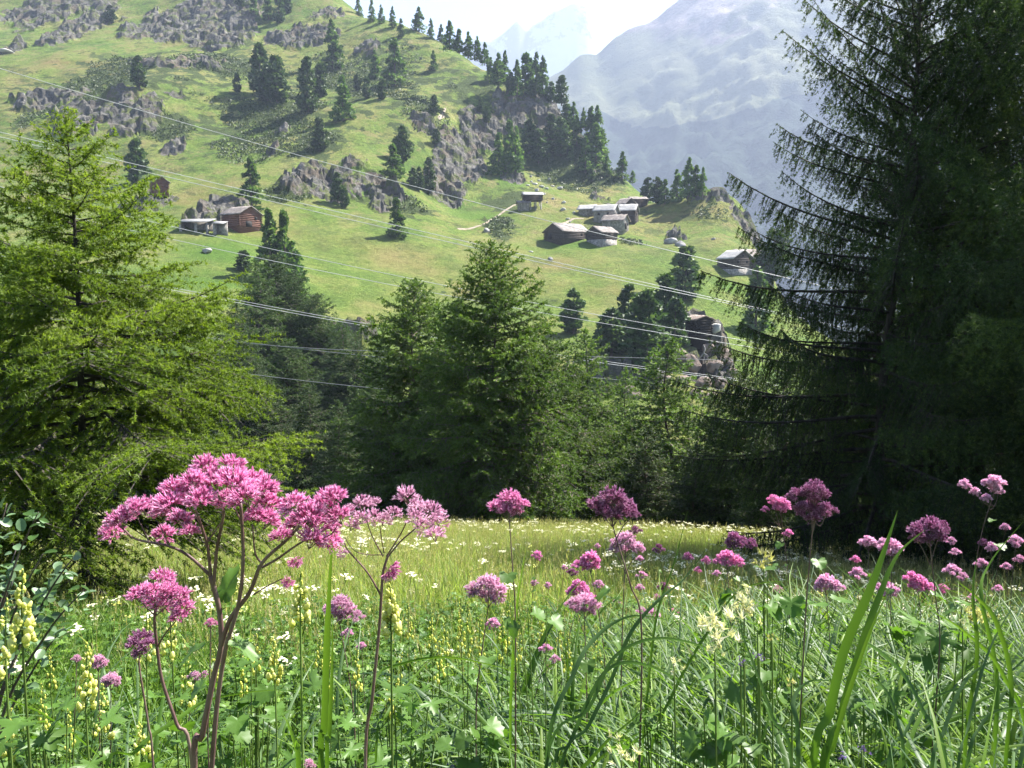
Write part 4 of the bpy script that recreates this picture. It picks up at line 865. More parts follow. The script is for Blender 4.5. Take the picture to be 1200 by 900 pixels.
# ---- florets of the tall pink flower: narrow tubes opening into pointed lobes
def floret_head(seed, r, n, mat, near=True, flat=0.75, droop=False):
    g = np.random.default_rng(seed); mb = MB()
    for k in range(n):
        u = g.uniform(-0.12 if near else -.2, 1); a = g.uniform(0, 2 * np.pi); sn = math.sqrt(max(0, 1 - u * u)); d = np.array([sn * math.cos(a), sn * math.sin(a), u]); d = d / np.linalg.norm(d)
        o = np.array([d[0], d[1], d[2] * flat]) * r * g.uniform(.42, .60); dd = unit(d + g.normal(size=3) * .22 + np.array([0, 0, .15])); L = r * g.uniform(.38, .78)
        e1 = unit(np.cross(dd, g.normal(size=3))); e2 = np.cross(dd, e1); tint = g.uniform(.1, .75)
        if near:
            w0, w1 = r * .028, r * .055; K = 4; rings = []
            for (q, wv) in ((0, w0), (.55, w0 * 1.35), (.8, w1)):
                rings.append([o + dd * L * q + (e1 * math.cos(j * 2 * np.pi / K) + e2 * math.sin(j * 2 * np.pi / K)) * wv for j in range(K)])
            tips = [o + dd * L * g.uniform(.97, 1.12) + (e1 * math.cos((j + .5) * 2 * np.pi / K) + e2 * math.sin((j + .5) * 2 * np.pi / K)) * w1 * g.uniform(1.6, 2.6) for j in range(K)]
            V = np.array(rings[0] + rings[1] + rings[2] + tips); f4 = [(i * K + j, i * K + (j + 1) % K, (i + 1) * K + (j + 1) % K, (i + 1) * K + j) for i in range(2) for j in range(K)]
            f3 = [(2 * K + j, 2 * K + (j + 1) % K, 3 * K + j) for j in range(K)]
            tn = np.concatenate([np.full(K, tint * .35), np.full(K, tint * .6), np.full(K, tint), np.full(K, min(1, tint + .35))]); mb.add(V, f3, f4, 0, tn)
            # two-forked pistil reaching out of some tubes
            if k % 2 == 0:
                p0 = o + dd * L * .8; p1 = o + dd * L * 1.3 + e1 * r * .03; mb.add([p0 - e2 * r * .008, p0 + e2 * r * .008, p1], [(0, 1, 2)], None, 0, .95)
        else:
            w1 = r * .12; V = [o - e1 * w1 * .4, o + e1 * w1 * .4, o + dd * L + e1 * w1, o + dd * L - e1 * w1, o - e2 * w1 * .4, o + e2 * w1 * .4, o + dd * L + e2 * w1, o + dd * L - e2 * w1]
            mb.add(V, None, [(0, 1, 2, 3), (4, 5, 6, 7)], 0, [tint * .4, tint * .4, min(1, tint + .3), min(1, tint + .3)] * 2)
    # stalklets gathering below
    for k in range(10 if near else 5):
        a = g.uniform(0, 6.28); d = np.array([math.cos(a) * .45, math.sin(a) * .45, .12]) * r; mb.tube([(0, 0, -r * .55), d * .6 - [0, 0, r * .2], d], r * .022, 3, 1, .5, False)
    return mb.mesh('flower_head', [mat, M_stem])
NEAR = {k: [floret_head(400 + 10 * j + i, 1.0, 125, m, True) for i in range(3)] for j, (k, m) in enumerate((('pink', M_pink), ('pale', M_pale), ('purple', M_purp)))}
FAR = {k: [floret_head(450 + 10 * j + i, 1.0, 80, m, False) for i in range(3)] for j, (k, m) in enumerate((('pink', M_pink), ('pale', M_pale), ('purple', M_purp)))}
LOOSE = [floret_head(490 + i, 1.0, 62, M_pale, True, .9) for i in range(3)]
def leafmesh(seed, L, W, lobes=0, mat=None, teeth=.09):
    g = np.random.default_rng(seed); mb = MB(); mb.tube([(0, 0, 0), (L * .05, 0, .0), (L * .12, 0, 0)], L * .015, 4, 0, .3, False); heart_leaf(mb, np.zeros(3), 0, L, W, 0, g, 0, .5, teeth, lobes); return mb.mesh('leaf', mat or M_herb)
LEAF = [leafmesh(500 + i, 1.0, .75) for i in range(3)]
LANCE = [leafmesh(505 + i, 1.0, .30) for i in range(2)]
PALM = [leafmesh(508 + i, 1.0, 1.0, 5, None, .2) for i in range(3)]
def smooth(p, n=6):
    p = np.array(p, float)
    if len(p) < 3: return p
    t = np.arange(len(p)); q = np.linspace(0, len(p) - 1, (len(p) - 1) * n + 1); out = []
    for a in q:
        i = min(int(a), len(p) - 2); f = a - i; p0 = p[max(i - 1, 0)]; p1 = p[i]; p2 = p[i + 1]; p3 = p[min(i + 2, len(p) - 1)]
        out.append(.5 * ((2 * p1) + (-p0 + p2) * f + (2 * p0 - 5 * p1 + 4 * p2 - p3) * f * f + (-p0 + 3 * p1 - 3 * p2 + p3) * f ** 3))
    return np.array(out)
def fplant(label, Y, stems, heads, colour, root=None, group=None, leaves=(), kit=None, name='pink_wildflower', dj=0.03, cat='flower', seed=0):
    """stems: list of (list of photo points, radius0, radius1) in metres; heads: (px, py, r px[, kind])"""
    g = np.random.default_rng(seed + int(stems[0][0][0][0] * 3)); x0, y0 = stems[0][0][0]
    base = P(root[0], root[1], Y) if root else P(x0, y0, Y); bx = base[0]; zb = gz(bx, Y) - .03
    t = thing(name, label, cat, (bx, Y, zb), 0, group); o0 = np.array([bx, Y, zb])
    b = MB()
    for i, (pl, r0, r1) in enumerate(stems):
        yoff = 0 if i == 0 else g.normal() * dj * .5
        q = [np.array(P(p[0], p[1], Y + yoff * j / max(1, len(pl) - 1))) - o0 for j, p in enumerate(pl)]
        if i == 0: q = [np.array([0, 0, 0.0])] + [np.array([q[0][0] * .6, 0, q[0][2] * .5])] + q if q[0][2] > .05 else q
        q = smooth(q); b.tube(q, np.linspace(r0, r1, len(q)) * (0.46 if Y < .9 else 0.6), 7)
    obj('stem', b.mesh('stem', M_stem, True), t)
    kit = kit or (NEAR if Y < 2.6 else FAR)[colour]
    for i, hd in enumerate(heads):
        px, py, r = hd[:3]; k = kit if len(hd) < 4 else ((NEAR if Y < 2.6 else FAR)[hd[3]] if isinstance(hd[3], str) and hd[3] in NEAR else kit)
        yy = Y + g.normal() * dj; p = np.array(P(px, py, yy)) - o0; s = r / F * Y
        dx = (px - heads[0][0]) ; droop = len(hd) > 4
        obj('flower_head', k[i % len(k)], t, p, (g.normal() * .25 + (2.6 if droop else 0), g.normal() * .25, g.uniform(0, 6)), s)
    for (px, py, L, az, tilt, kk) in leaves:
        p = np.array(P(px, py, Y)) - o0; obj('leaf', kk, t, p, (0, tilt, az), L)
    return t
LA = [(142,612,17),(132,625,13),(158,600,16),(172,597,16),(188,603,12),(192,628,14),(207,577,19),(200,593,18),(212,610,13),(240,549,17),(250,570,22),(226,567,17),(235,588,17),(272,549,17),(275,570,22),(293,566,19),(308,575,19),(316,592,18),(265,588,15),(287,585,18),(312,612,17),(300,606,14),(345,594,16),(362,608,20),(382,594,20),(378,617,20),(350,617,18),(365,635,17),(385,637,14),(392,584,15),(397,607,16),(346,657,9,'pink',1),(338,681,8,'pink',1),(222,625,12),(330,630,13)]
fplant('big branching pink flower at the left with the broadest umbel', 0.80,
 [([(228,915),(237,862),(250,795),(259,757),(257,715),(247,675)], .0085, .0058),([(259,757),(270,725),(292,695),(307,660),(337,632),(352,615)], .0062, .0030),([(247,675),(222,652),(198,640),(160,632),(145,620)], .0042, .0022),([(247,675),(243,640),(234,610),(226,590)], .0042, .0022),
  ([(247,915),(254,830),(264,762),(279,710),(285,655),(282,590)], .0062, .0035),([(250,692),(254,645),(262,600),(256,580)], .0045, .0025),([(307,660),(299,648),(296,615)], .0028, .0016),([(307,665),(325,655),(343,642),(362,630),(378,618)], .0032, .0018),([(297,697),(313,687),(331,678)], .0018, .0012),
  ([(240,640),(250,625),(262,608)], .0020, .0012),([(222,625),(232,620),(245,615)], .0015, .001),([(175,636),(168,620),(160,605)], .0018, .001),([(282,610),(272,590),(262,580)], .0022, .0012),([(283,612),(295,598),(305,585)], .0022, .0012),([(198,640),(193,628),(186,612)], .0018, .001),([(337,632),(348,612),(352,600)], .002, .001),([(352,628),(372,610),(385,600)], .002, .001),([(234,612),(220,592),(208,582)], .0018, .001),([(365,628),(385,628),(396,615)], .0018, .001)],
 LA, 'pink', (229, 1100), leaves=[(259,720,.055,1.3,-1.2,LANCE[0]),(262,745,.05,-.3,.25,LANCE[1]),(250,750,.04,3.5,.3,LANCE[1])], dj=.030, seed=1)
fplant('loose pale lilac flower with open florets, right of the big branching umbel', 0.85,
 [([(428,915),(436,820),(444,740),(447,695),(449,670),(455,650)], .0048, .0032),([(446,697),(430,670),(408,645),(404,636)], .0026, .0016),([(453,655),(468,636),(486,620),(498,610)], .0024, .0014),([(453,652),(470,625),(476,612)], .0022, .0012),([(449,652),(436,628),(430,610)], .0018, .0011),([(450,650),(432,650),(415,645),(404,630)], .0012, .0009),([(450,648),(447,630),(445,615)], .0014, .001)],
 [(410,599,9),(425,593,13),(438,608,12),(412,618,10),(424,609,11),(461,604,11),(477,584,14),(490,597,14),(505,603,16),(514,615,14),(510,629,12),(497,619,13),(450,612,10),(440,590,8),(487,608,12),(456,668,13,'pink',1),(402,651,8),(396,637,8)], 'pale', (427, 1100), kit=LOOSE, dj=.02, seed=2)
fplant('crimson pink flower with three domed heads, left below the big umbel', 0.95,
 [([(226,905),(207,848),(190,797),(184,757),(181,728),(183,705)], .0046, .0028),([(185,757),(194,742),(206,728)], .0022, .0014),([(182,722),(170,710),(162,702)], .0016, .001),([(182,722),(194,712),(202,705)], .0016, .001)],
 [(190,680,15),(197,694,13),(176,694,13),(162,699,13),(182,705,14),(200,700,14),(210,700,14),(215,713,13),(211,724,12),(190,712,12)], 'pink', (228, 1100), dj=.018, seed=3)
fplant('small dark purple flower bud head beside the crimson one', 1.05,
 [([(180,905),(174,850),(166,800),(163,778),(164,765)], .0030, .002)], [(165,750,13),(157,757,9),(173,757,10),(164,766,9)], 'purple', (181, 1050), dj=.01, seed=4)
def dome(px, py, r, n=7, seed=0):
    g = np.random.default_rng(seed + int(px)); out = [(px, py - r * .25, r * .62)]
    for k in range(n):
        a = k * 2 * np.pi / n + g.uniform(-.3, .3); q = g.uniform(.45, .85); out.append((px + r * q * 1.05 * math.cos(a), py + r * .16 - r * q * .5 * math.sin(a), r * g.uniform(.34, .52)))
    return out
def simple(px, py, r, colour, label, group=None, sx=None, leaf=True, extra=(), Y=None, seed=0):
    Y = Y or min(max(42.0 / r, 1.2), 6.8); g = np.random.default_rng(int(px * 13 + py)); sx = sx if sx is not None else px + g.normal() * 10
    yb = py + 100.0 / Y + 30; k = r / F * Y
    hd = dome(px, py, r, 7 if r > 9 else 4); st = [([(sx, yb + 60), ((sx * .6 + px * .4), yb), (px, py + r * .9), (px, py)], .0028 + .004 * k * 8, .0016 + .002 * k)]
    for q in hd[1:]: st.append(([(px, py + r * 1.0), ((px + q[0]) / 2, py + r * .55), (q[0], q[1])], .0014, .0008))
    for (ex, ey, er) in extra:
        hd += dome(ex, ey, er, 4); st.append(([(px, py + r * 1.6 + 8), ((px + ex) / 2, max(py, ey) + er + 6), (ex, ey + er * .4)], .0022, .0012))
    base = P(sx, yb + 60, Y); lv = []
    if leaf:
        for j in range(2): lv.append((px + g.normal() * 2, py + r * 1.3 + (60 + 60 * j) / Y * 1.6, g.uniform(.035, .06), g.uniform(0, 6.28), g.uniform(-.1, .5), (LEAF + LANCE)[int(px + j) % 5]))
    return fplant(label, Y, st, hd, colour, (sx, yb + 60), group, lv, dj=k * .22, seed=seed + int(px))
simple(597,591,21,'pink','single pink flower on a tall thin stalk before the tallest middle larch', sx=604, Y=1.9)
simple(718,592,26,'purple','dark purple flower on a tall stalk right of the middle larch', sx=752, extra=[(741,602,10),(744,622,7)], Y=1.6)
simple(398,713,19,'pale','pale pink dome flower directly right of the big umbel\'s foot', extra=[(418,722,9)])
simple(572,691,22,'pale','pale pink dome flower on a dark stalk left of the broad heart leaf', sx=558, Y=2.0)
simple(578,731,9,'pale','small pale pink flower just below the dome flower')
simple(630,651,7,'pink','small rose flower alone over the bright meadow')
simple(692,657,14,'pink','pink flower topmost of the cluster in the centre meadow', extra=[(676,662,7)])
simple(679,690,13,'pink','rose flower in the left of the centre meadow cluster', extra=[(690,700,8)])
simple(685,709,17,'pale','broad lowest flower of the centre meadow cluster', extra=[(671,708,8)])
simple(702,685,7,'pale','little round flower at the right of the centre meadow cluster')
simple(733,637,17,'pale','pale pink flower behind the dark purple flower\'s stalk', extra=[(720,644,7),(749,643,8)])
simple(772,643,7,'purple','small dark purple flower over the shaded meadow edge')
simple(790,719,7,'pink','small round rose flower among arching grass blades')
simple(765,720,9,'pale','pale flower partly hidden by arching grass blades', extra=[(752,716,6)])
simple(955,576,17,'purple','large purple cluster flower on a tall stalk before the dark right trees', extra=[(950,600,17),(932,580,10),(968,598,12),(940,596,11)], sx=944, Y=1.75)
simple(915,592,12,'pink','bright pink flower left of the large purple cluster', extra=[(897,597,5),(906,585,7)])
simple(924,625,6,'pink','small pink ball flower below the large purple cluster')
simple(860,633,12,'purple','dusky purple flower left of the withered umbel', extra=[(880,637,8)])
simple(852,655,13,'pink','rose flower low behind the dusky purple one', extra=[(866,660,7)])
simple(968,684,14,'pale','wide flat pale pink flower above the grass, right of the cream flowers', extra=[(982,688,8)])
simple(912,691,6,'pink','tiny pink flower over a bright green leaf')
simple(1005,672,9,'pale','small pale flower just left of the tall grass blade tips')
simple(1018,636,10,'pale','pale pink flower left of the pair crossed by the tall blade')
simple(1045,642,13,'pale','pale pink flower right of the pair crossed by the tall blade', extra=[(1034,636,7)])
simple(1003,656,6,'pink','little pink flower below the crossed pair')
simple(1040,692,12,'pale','pale flower low behind arching grass at the right', extra=[(1030,688,6)])
simple(1090,622,20,'purple','large dusky open flower before the black shade at right', extra=[(1076,630,11),(1104,618,10)], Y=2.0)
simple(1076,684,12,'pink','rosy flower under the dusky open one', extra=[(1068,676,8),(1090,688,7)])
simple(1165,566,12,'pale','highest pale lilac flower near the right edge', extra=[(1130,568,8),(1143,577,7),(1156,584,7),(1170,575,7)])
simple(1116,668,9,'pale','faint lilac flower in deep shade low at the right', extra=[(1128,676,7)])
gl = 'small lilac flower balls in the shade at the right edge'
_L = [(1178,618,6,'pale'),(1162,642,8,'pale'),(1190,634,9,'pale'),(1150,660,7,'pale'),(1180,664,6,'pale'),(1119,647,6,'pale'),(1115,634,6,'pale'),(1152,636,6,'purple'),(1170,690,6,'pale'),(1105,690,7,'pink'),(1140,700,6,'pale'),(1195,655,6,'pale')]
for (px, py, r, c) in _L:
    _k = sorted(_L).index((px, py, r, c)); simple(px, py, r, c, '%s small lilac flower from the left in the shade at the right edge' % ORD[_k], gl, leaf=False)
gm = 'small flowers scattered over the centre of the meadow'
_L = [(626,683,5,'pale'),(642,686,5,'pale'),(661,665,4,'pale'),(671,671,6,'purple'),(750,655,5,'pale'),(752,674,6,'pale'),(770,700,5,'pale'),(806,653,7,'purple'),(828,657,6,'pink'),(537,731,6,'pale'),(670,730,5,'pale'),(722,707,6,'pale'),(640,775,5,'pale'),(710,752,5,'pink'),(750,689,6,'pale'),(777,688,7,'purple'),(700,640,4,'pale'),(818,668,5,'pink'),(840,672,5,'pale')]
for (px, py, r, c) in _L:
    _k = sorted(_L).index((px, py, r, c)); simple(px, py, r, c, '%s small flower from the left among those scattered mid-meadow' % ORD[_k], gm, leaf=False)
simple(115,776,11,'pale','ball shaped pink flower behind the yellow spike at lower left', Y=2.2)
simple(90,772,6,'pale','little pink flower left of the ball shaped one at lower left', Y=2.4)
simple(130,798,12,'pale','dull pink flower low behind a dark grass blade at lower left', Y=2.3)
simple(247,730,7,'pink','reddish flower half hidden by the big umbel\'s dark stem', Y=1.6)
simple(228,793,8,'pale','withered pale flower left of the big umbel\'s stem', extra=[(240,790,5)], Y=2.4)
simple(408,742,7,'pale','faint pink flower below the pale dome at left', Y=3.4)
simple(424,757,6,'pale','small pink flower right of the faint one at left', Y=3.4)
simple(640,760,7,'pale','dusky pink flower low among grass under the heart leaf', extra=[(650,772,6)], Y=2.6)
simple(362,896,8,'pale','pink flower at the bottom edge beside the green blades', Y=1.5)

# ---- yellow hooded flowers on spikes
def hood(r=1.0):
    mb = MB(); prof = [(0, .12), (.18, .30), (.42, .34), (.62, .26), (.82, .22), (1.0, .10)]
    pts_ = [(0.10 * math.sin(z * 3), 0, z) for z, _ in prof]; mb.tube(pts_, [a for _, a in prof], 6, 0, [.1, .35, .6, .8, .9, 1.0])
    mb.tube([(.05, 0, .12), (.38, 0, .02), (.48, 0, -.12)], [.20, .22, .08], 5, 0, [.3, .6, .8]); return mb.mesh('flower', M_yel, True)
HOOD = hood()
def spike(px, topy, boty, Y, label, n=22, sep=True, group=None, wide=9, sz=.017, seed=0):
    g = np.random.default_rng(seed + int(px * 7 + topy)); b0 = np.array(P(px + g.normal() * 4, boty + 200 / Y, Y)); zb = gz(b0[0], Y) - .02; o0 = np.array([b0[0], Y, zb])
    t = thing('yellow_flower_spike', label, 'flower', tuple(o0), 0, group); top = np.array(P(px, topy, Y)) - o0; mid = np.array(P(px + g.normal() * 1.5, boty, Y)) - o0
    q = smooth([(0, 0, 0), mid * .5, mid, top]); b = MB(); b.tube(q, np.linspace(.0034, .0012, len(q)), 5); obj('stem', b.mesh('stem', M_gstem, True), t)
    mb = MB(); wr = wide / F * Y
    n = int(n * 1.5)
    for k in range(n):
        f = (k + .3) / n; c = mid + (top - mid) * f; a = g.uniform(0, 6.28); rr = wr * (1 - .75 * f) * g.uniform(.7, 1.1); s = sz * (1.1 - .75 * f) * g.uniform(.8, 1.15)
        p = c + np.array([math.cos(a) * rr, math.sin(a) * rr, 0])
        mb.tube([c, (c + p) / 2 + [0, 0, .002], p], .0009, 3, 0, .4, False)
        if sep and f < .8: obj('flower', HOOD, t, p, (g.normal() * .15, .35 + g.normal() * .2, a), s)
        else: mb.tube([p, p + [0, 0, s * .5], p + [0, 0, s * .9]], [s * .18, s * .3, s * .12], 5, 1, .5)
    obj('buds', mb.mesh('buds', [M_gstem, M_yel]), t)
    for j in range(5):
        p = mid * (.4 + .12 * j); obj('leaf', PALM[j % 3], t, p, (0, g.uniform(-.5, .2), g.uniform(0, 6.28)), g.uniform(.035, .055))
    return t
spike(27,668,760,1.25,'tall yellow hooded flower spike near the left edge', 20, wide=9, sz=.019)
spike(8,700,800,1.4,'yellow flower spike cut off by the left edge', 14)
spike(103,755,835,1.5,'yellow flower spike before the ball shaped pink flower', 26, wide=9)
spike(352,672,735,1.35,'yellow flower spike under the drooping head of the big umbel', 16, wide=8)
spike(456,680,742,1.3,'dense yellow flower spike right behind the lilac flower\'s stem', 34, wide=8, sz=.017)
spike(320,745,800,1.7,'yellow flower spike left of the upright double grass blade', 20, wide=8)
spike(172,720,775,1.9,'yellow budding spike behind the crimson flower', 12)
spike(200,718,770,1.8,'yellow budding spike just right of the crimson flower\'s stem', 12)
spike(218,770,830,2.0,'short yellow spike left of the big umbel\'s lower stem', 14)
spike(120,800,870,1.9,'low yellow spike at lower left among leaves', 16)
spike(12,830,890,1.6,'yellow spike in the bottom left corner', 14)
spike(165,845,890,1.8,'low yellow spike near the bottom left stems', 12)
gy = 'yellow green budding spikes standing in the middle of the meadow'
SPK = sorted([(478,705,752,2.8),(492,702,750,3.0),(505,712,760,2.9),(540,700,760,2.6),(548,705,770,2.5),(521,722,770,2.8),(562,720,770,2.9),(588,716,775,2.6),(597,700,760,3.0),(432,735,790,2.4),(418,760,810,2.2),(375,745,790,2.6),(388,770,820,2.4),(300,742,790,2.5),(285,770,820,2.3),(610,735,780,2.8),(635,712,760,3.2),(655,725,775,3.0),(665,742,790,2.8),(250,760,810,2.4),(80,830,880,2.2),(50,800,860,2.2),(140,735,780,2.9),(60,760,810,2.6),(515,745,800,2.4),(470,765,815,2.3),(620,770,820,2.4),(685,745,790,3.0),(700,735,780,3.2),(575,745,800,2.5),(455,795,840,2.0),(340,800,850,2.0),(530,780,830,2.2)])
SPK = [q for k, q in enumerate(SPK) if k % 4 != 3]
for i, (px, ty, by, Y) in enumerate(SPK):
    spike(px, ty, by, Y, '%s budding yellow-green spike counted from the left across the meadow' % ORD[i], 14, False, gy, wide=6, sz=.016, seed=i)

# ---- single plants and blades that stand out
def blades_thing(name, label, root, specs, mat, group=None, cat='grass'):
    """specs: photo polylines with width in px; each becomes one blade"""
    x0, y0, Y = root; b0 = np.array(P(x0, y0, Y)); zb = gz(b0[0], Y) - .02; o0 = np.array([b0[0], Y, zb]); t = thing(name, label, cat, tuple(o0), 0, group)
    for i, (pl, wpx, dy) in enumerate(specs):
        q = [np.array(P(p[0], p[1], Y + dy * j / (len(pl) - 1))) - o0 for j, p in enumerate(pl)]
        if q[0][2] > .1: q = [np.array([q[0][0] * .5, 0, 0.0])] + q
        q = smooth(q, 7); s = np.linspace(0, 1, len(q)); w_ = wpx / F * Y * .32 * np.minimum(1, .5 + 1.5 * s) * np.clip((1 - s) * 2.6, .03, 1) ** .9
        d = unit(np.gradient(q, axis=0)); view = unit(q + o0 - np.array([0, 0, EYE])); sv = unit(np.cross(d, np.array([.15, 1, .1]))); nv = unit(np.cross(d, sv))
        V = np.stack([q - sv * w_[:, None], q + nv * w_[:, None] * .3, q + sv * w_[:, None]], 1).reshape(-1, 3); n = len(q); i3 = np.arange(n - 1)[:, None] * 3
        mb = MB(); mb.add(V, None, np.concatenate([i3 + [[0, 1, 4, 3]], i3 + [[1, 2, 5, 4]]]), 0, np.repeat(.35 + .4 * s, 3)); obj('blade', mb.mesh('blade', mat, True), t)
    return t
blades_thing('broad_grass', 'broad upright blades rising highest in the right foreground', (965,1010,1.15), [([(950,930),(972,835),(990,760),(1020,690),(1038,640),(1052,598)],19,.1),([(965,930),(985,840),(1005,770),(1030,700),(1052,650),(1085,620)],15,.15),([(960,930),(975,880),(992,820),(1020,740),(1042,690)],10,.05)], M_grass)
blades_thing('broad_grass', 'pair of upright bright blades in the left centre foreground', (378,1010,1.1), [([(377,930),(380,850),(383,760),(386,690),(391,600)],14,.0),([(384,930),(386,860),(389,790),(390,720)],9,.05),([(352,930),(348,880),(338,850),(330,835)],12,.1)], M_grass)
blades_thing('arching_grass', 'long pale blade arching over the right centre foreground', (650,1010,1.5), [([(648,920),(668,870),(700,800),(725,778),(760,780),(800,800),(850,830)],8,.1),([(655,920),(690,850),(715,800),(740,740),(775,700),(800,680),(830,640)],8,.2),([(640,900),(672,790),(700,745),(740,722),(790,728)],9,.2),([(640,900),(690,830),(720,770),(770,748),(830,760),(870,790)],7,.1)], M_grassb)
blades_thing('arching_grass', 'single blade arching low across the lower left', (110,1010,1.0), [([(120,960),(160,880),(205,845),(240,822),(285,812),(330,808)],9,.2)], M_grass)
blades_thing('arching_grass', 'blade arching to the right across the centre foreground', (400,1010,1.3), [([(430,900),(438,800),(470,778),(520,770),(570,778),(620,792)],7,.3),([(440,900),(452,840),(480,800),(510,770),(540,765)],6,.3)], M_grass)
blades_thing('arching_grass', 'long blades bending left and right in the lower right corner', (1100,1010,1.5), [([(1110,920),(1080,830),(1050,780),(1000,745),(960,740)],8,.2),([(1090,920),(1105,860),(1130,800),(1165,775),(1210,772)],9,.2),([(1060,920),(1050,840),(1030,800),(985,780)],7,.1),([(1130,920),(1150,850),(1180,830),(1230,835)],8,.1),([(1040,920),(1060,860),(1090,820),(1150,802),(1200,806)],7,.2),([(1120,920),(1135,850),(1160,760),(1200,690)],7,.2)], M_grassb)
blades_thing('arching_grass', 'dark blades leaning up before the lilac flowers at right', (1180,1010,1.6), [([(1178,900),(1185,800),(1168,730),(1145,700),(1120,680)],9,.1),([(1165,900),(1168,790),(1150,700),(1160,660),(1200,610)],8,.2),([(1130,900),(1145,770),(1140,700),(1145,650)],8,.1),([(1205,900),(1175,790),(1130,740),(1090,715)],7,.1)], M_grass)
blades_thing('leaning_grass', 'thin blade leaning up to the right past the dark purple flower', (755,1010,1.8), [([(752,900),(760,800),(770,720),(790,660),(806,598)],5,.2),([(760,900),(790,810),(830,740),(870,690),(930,680)],6,.2)], M_grass)
blades_thing('leaning_grass', 'narrow green blade beside the single tall pink flower', (603,900,2.0), [([(598,860),(602,760),(607,700),(616,645)],6,.0)], M_grass)
blades_thing('drooping_grass', 'wide blade hanging down at the front of the right foreground', (925,1010,1.2), [([(932,960),(935,860),(930,820),(950,798),(985,800)],9,.1),([(928,930),(905,840),(880,770),(860,720)],7,.1)], M_grassb)
def leafy(name, label, root, leaves, kit, mat=None):
    x0, y0, Y = root; b0 = np.array(P(x0, y0, Y)); zb = gz(b0[0], Y) - .02; o0 = np.array([b0[0], Y, zb]); t = thing(name, label, 'plant', tuple(o0)); b = MB()
    for i, (px, py, Lpx, az, tilt) in enumerate(leaves):
        p = np.array(P(px, py, Y)) - o0; b.tube(smooth([(p[0] * .5, 0, p[2] * .45), (p[0] * .75, 0, p[2] * .8), p]), .0014, 5); c = obj('leaf', kit[i % len(kit)], t, p, (0, tilt, az), Lpx / F * Y)
    obj('stem', b.mesh('stem', M_gstem, True), t)
leafy('heart_leaved_plant', 'plant with two broad heart shaped leaves in the centre foreground', (640,880,1.8), [(618,716,27,-.2,.2),(610,726,26,3.6,.9),(640,722,26,-.5,.3),(600,745,18,2.5,.4)], LEAF)
for i, (px, py, Y, lb) in enumerate([(905,705,2.2,'bright leaved herb beneath the tiny pink flower'),(780,850,1.6,'big dark leaved plant low in the right centre'),(850,860,1.5,'broad leaved plant at the bottom right of centre'),(470,850,1.6,'palm leaved herb low in the centre left'),(290,800,1.8,'lobed herb right of the big umbel\'s stem'),(60,850,1.6,'leafy herb in the lower left'),(560,880,1.5,'lobed herb at the bottom centre'),(1110,740,2.2,'grey green leaved herb in the right foreground'),(240,870,1.7,'leafy tuft around the foot of the crimson flower'),(420,880,1.5,'dark leaved plant at the bottom beside the lilac flower'),(880,800,1.9,'lobed leaved plant below the cream grass heads'),(1020,820,1.9,'shaded leafy plant behind the broad upright blades')]):
    g = np.random.default_rng(600 + i); kit = PALM if i % 2 else LEAF
    leafy('leafy_herb', lb, (px, py + 120, Y), [(px + g.normal() * 26, py + g.normal() * 18, g.uniform(16, 34), g.uniform(0, 6.28), g.uniform(-.2, .7)) for _ in range(13)], kit)
# cream flowers and ripe grass heads on the right of centre
def grain(px, py, r, Y, label, n=26, mat=M_cream, name='cream_grass_head', sx=0):
    g = np.random.default_rng(int(px * 3)); b0 = np.array(P(px + sx, py + 260, Y)); zb = gz(b0[0], Y); o0 = np.array([b0[0], Y, zb]); t = thing(name, label, 'flower', tuple(o0)); top = np.array(P(px, py, Y)) - o0
    b = MB(); b.tube(smooth([(0, 0, 0), top * .5 + [.01, 0, 0], top]), .0018, 4); obj('stem', b.mesh('stem', M_gstem), t); k = 1.35 * r / F * Y
    for j in range(n):
        c = top + g.normal(size=3) * k * .42; mb = MB(); d = unit(g.normal(size=3) * .5 + [0, 0, .9])
        for q in range(9):
            dd = unit(d + g.normal(size=3) * .4); e = unit(np.cross(dd, g.normal(size=3))) * k * .055; cc = c + g.normal(size=3) * k * .05
            mb.add([cc - e, cc + e, cc + dd * k * .5], [(0, 1, 2)], None, 0, g.uniform(0, 1))
        obj('spikelet', mb.mesh('spikelet', mat), t)
grain(838,738,20,1.5,'creamy ripe grass head before the arching blades right of centre', 24); grain(838,765,10,1.45,'small white topped spikelet under the creamy grass head', 8)
grain(872,712,15,1.7,'white fluffy flower head right above the creamy grass head', 30, M_cream, 'white_flower'); grain(790,778,9,1.5,'yellowish spikelet left of the creamy grass head', 8)
grain(888,738,10,1.6,'green fuzzy seed head right of the creamy one', 12, M_herb, 'green_seed_head'); grain(872,765,11,1.5,'lower green fuzzy seed head', 12, M_herb, 'green_seed_head')
grain(728,882,15,1.3,'cream flower buds at the bottom edge right of centre', 14, M_cream, 'cream_flower'); grain(1143,722,12,1.9,'pale seed head before the lilac flowers at right', 14, M_tan, 'pale_seed_head'); grain(1128,733,6,1.9,'small whitish bud beside the pale seed head', 5)
grain(905,748,6,1.5,'orange brown withered bloom on a dark stalk', 7, M_orange if 'M_orange' in globals() else M_tan, 'withered_flower'); grain(928,800,7,1.3,'withered brown bloom below the orange one', 7, M_tan, 'withered_flower')
grain(895,662,14,2.2,'dry spent umbel beside the dusky purple flower', 10, M_tan, 'spent_umbel')
for i, (px, py, lb) in enumerate([(985,884,'violet flower at the bottom right, left one of a pair'),(1010,880,'violet flower at the bottom right, right one of a pair'),(890,772,'violet flower under the green fuzzy seed heads'),(533,896,'tiny violet flower at the bottom edge of the centre'),(868,777,'faint violet bloom left of the violet flower')]):
    grain(px, py, 6, 1.5, lb, 7, M_viol, 'violet_flower')
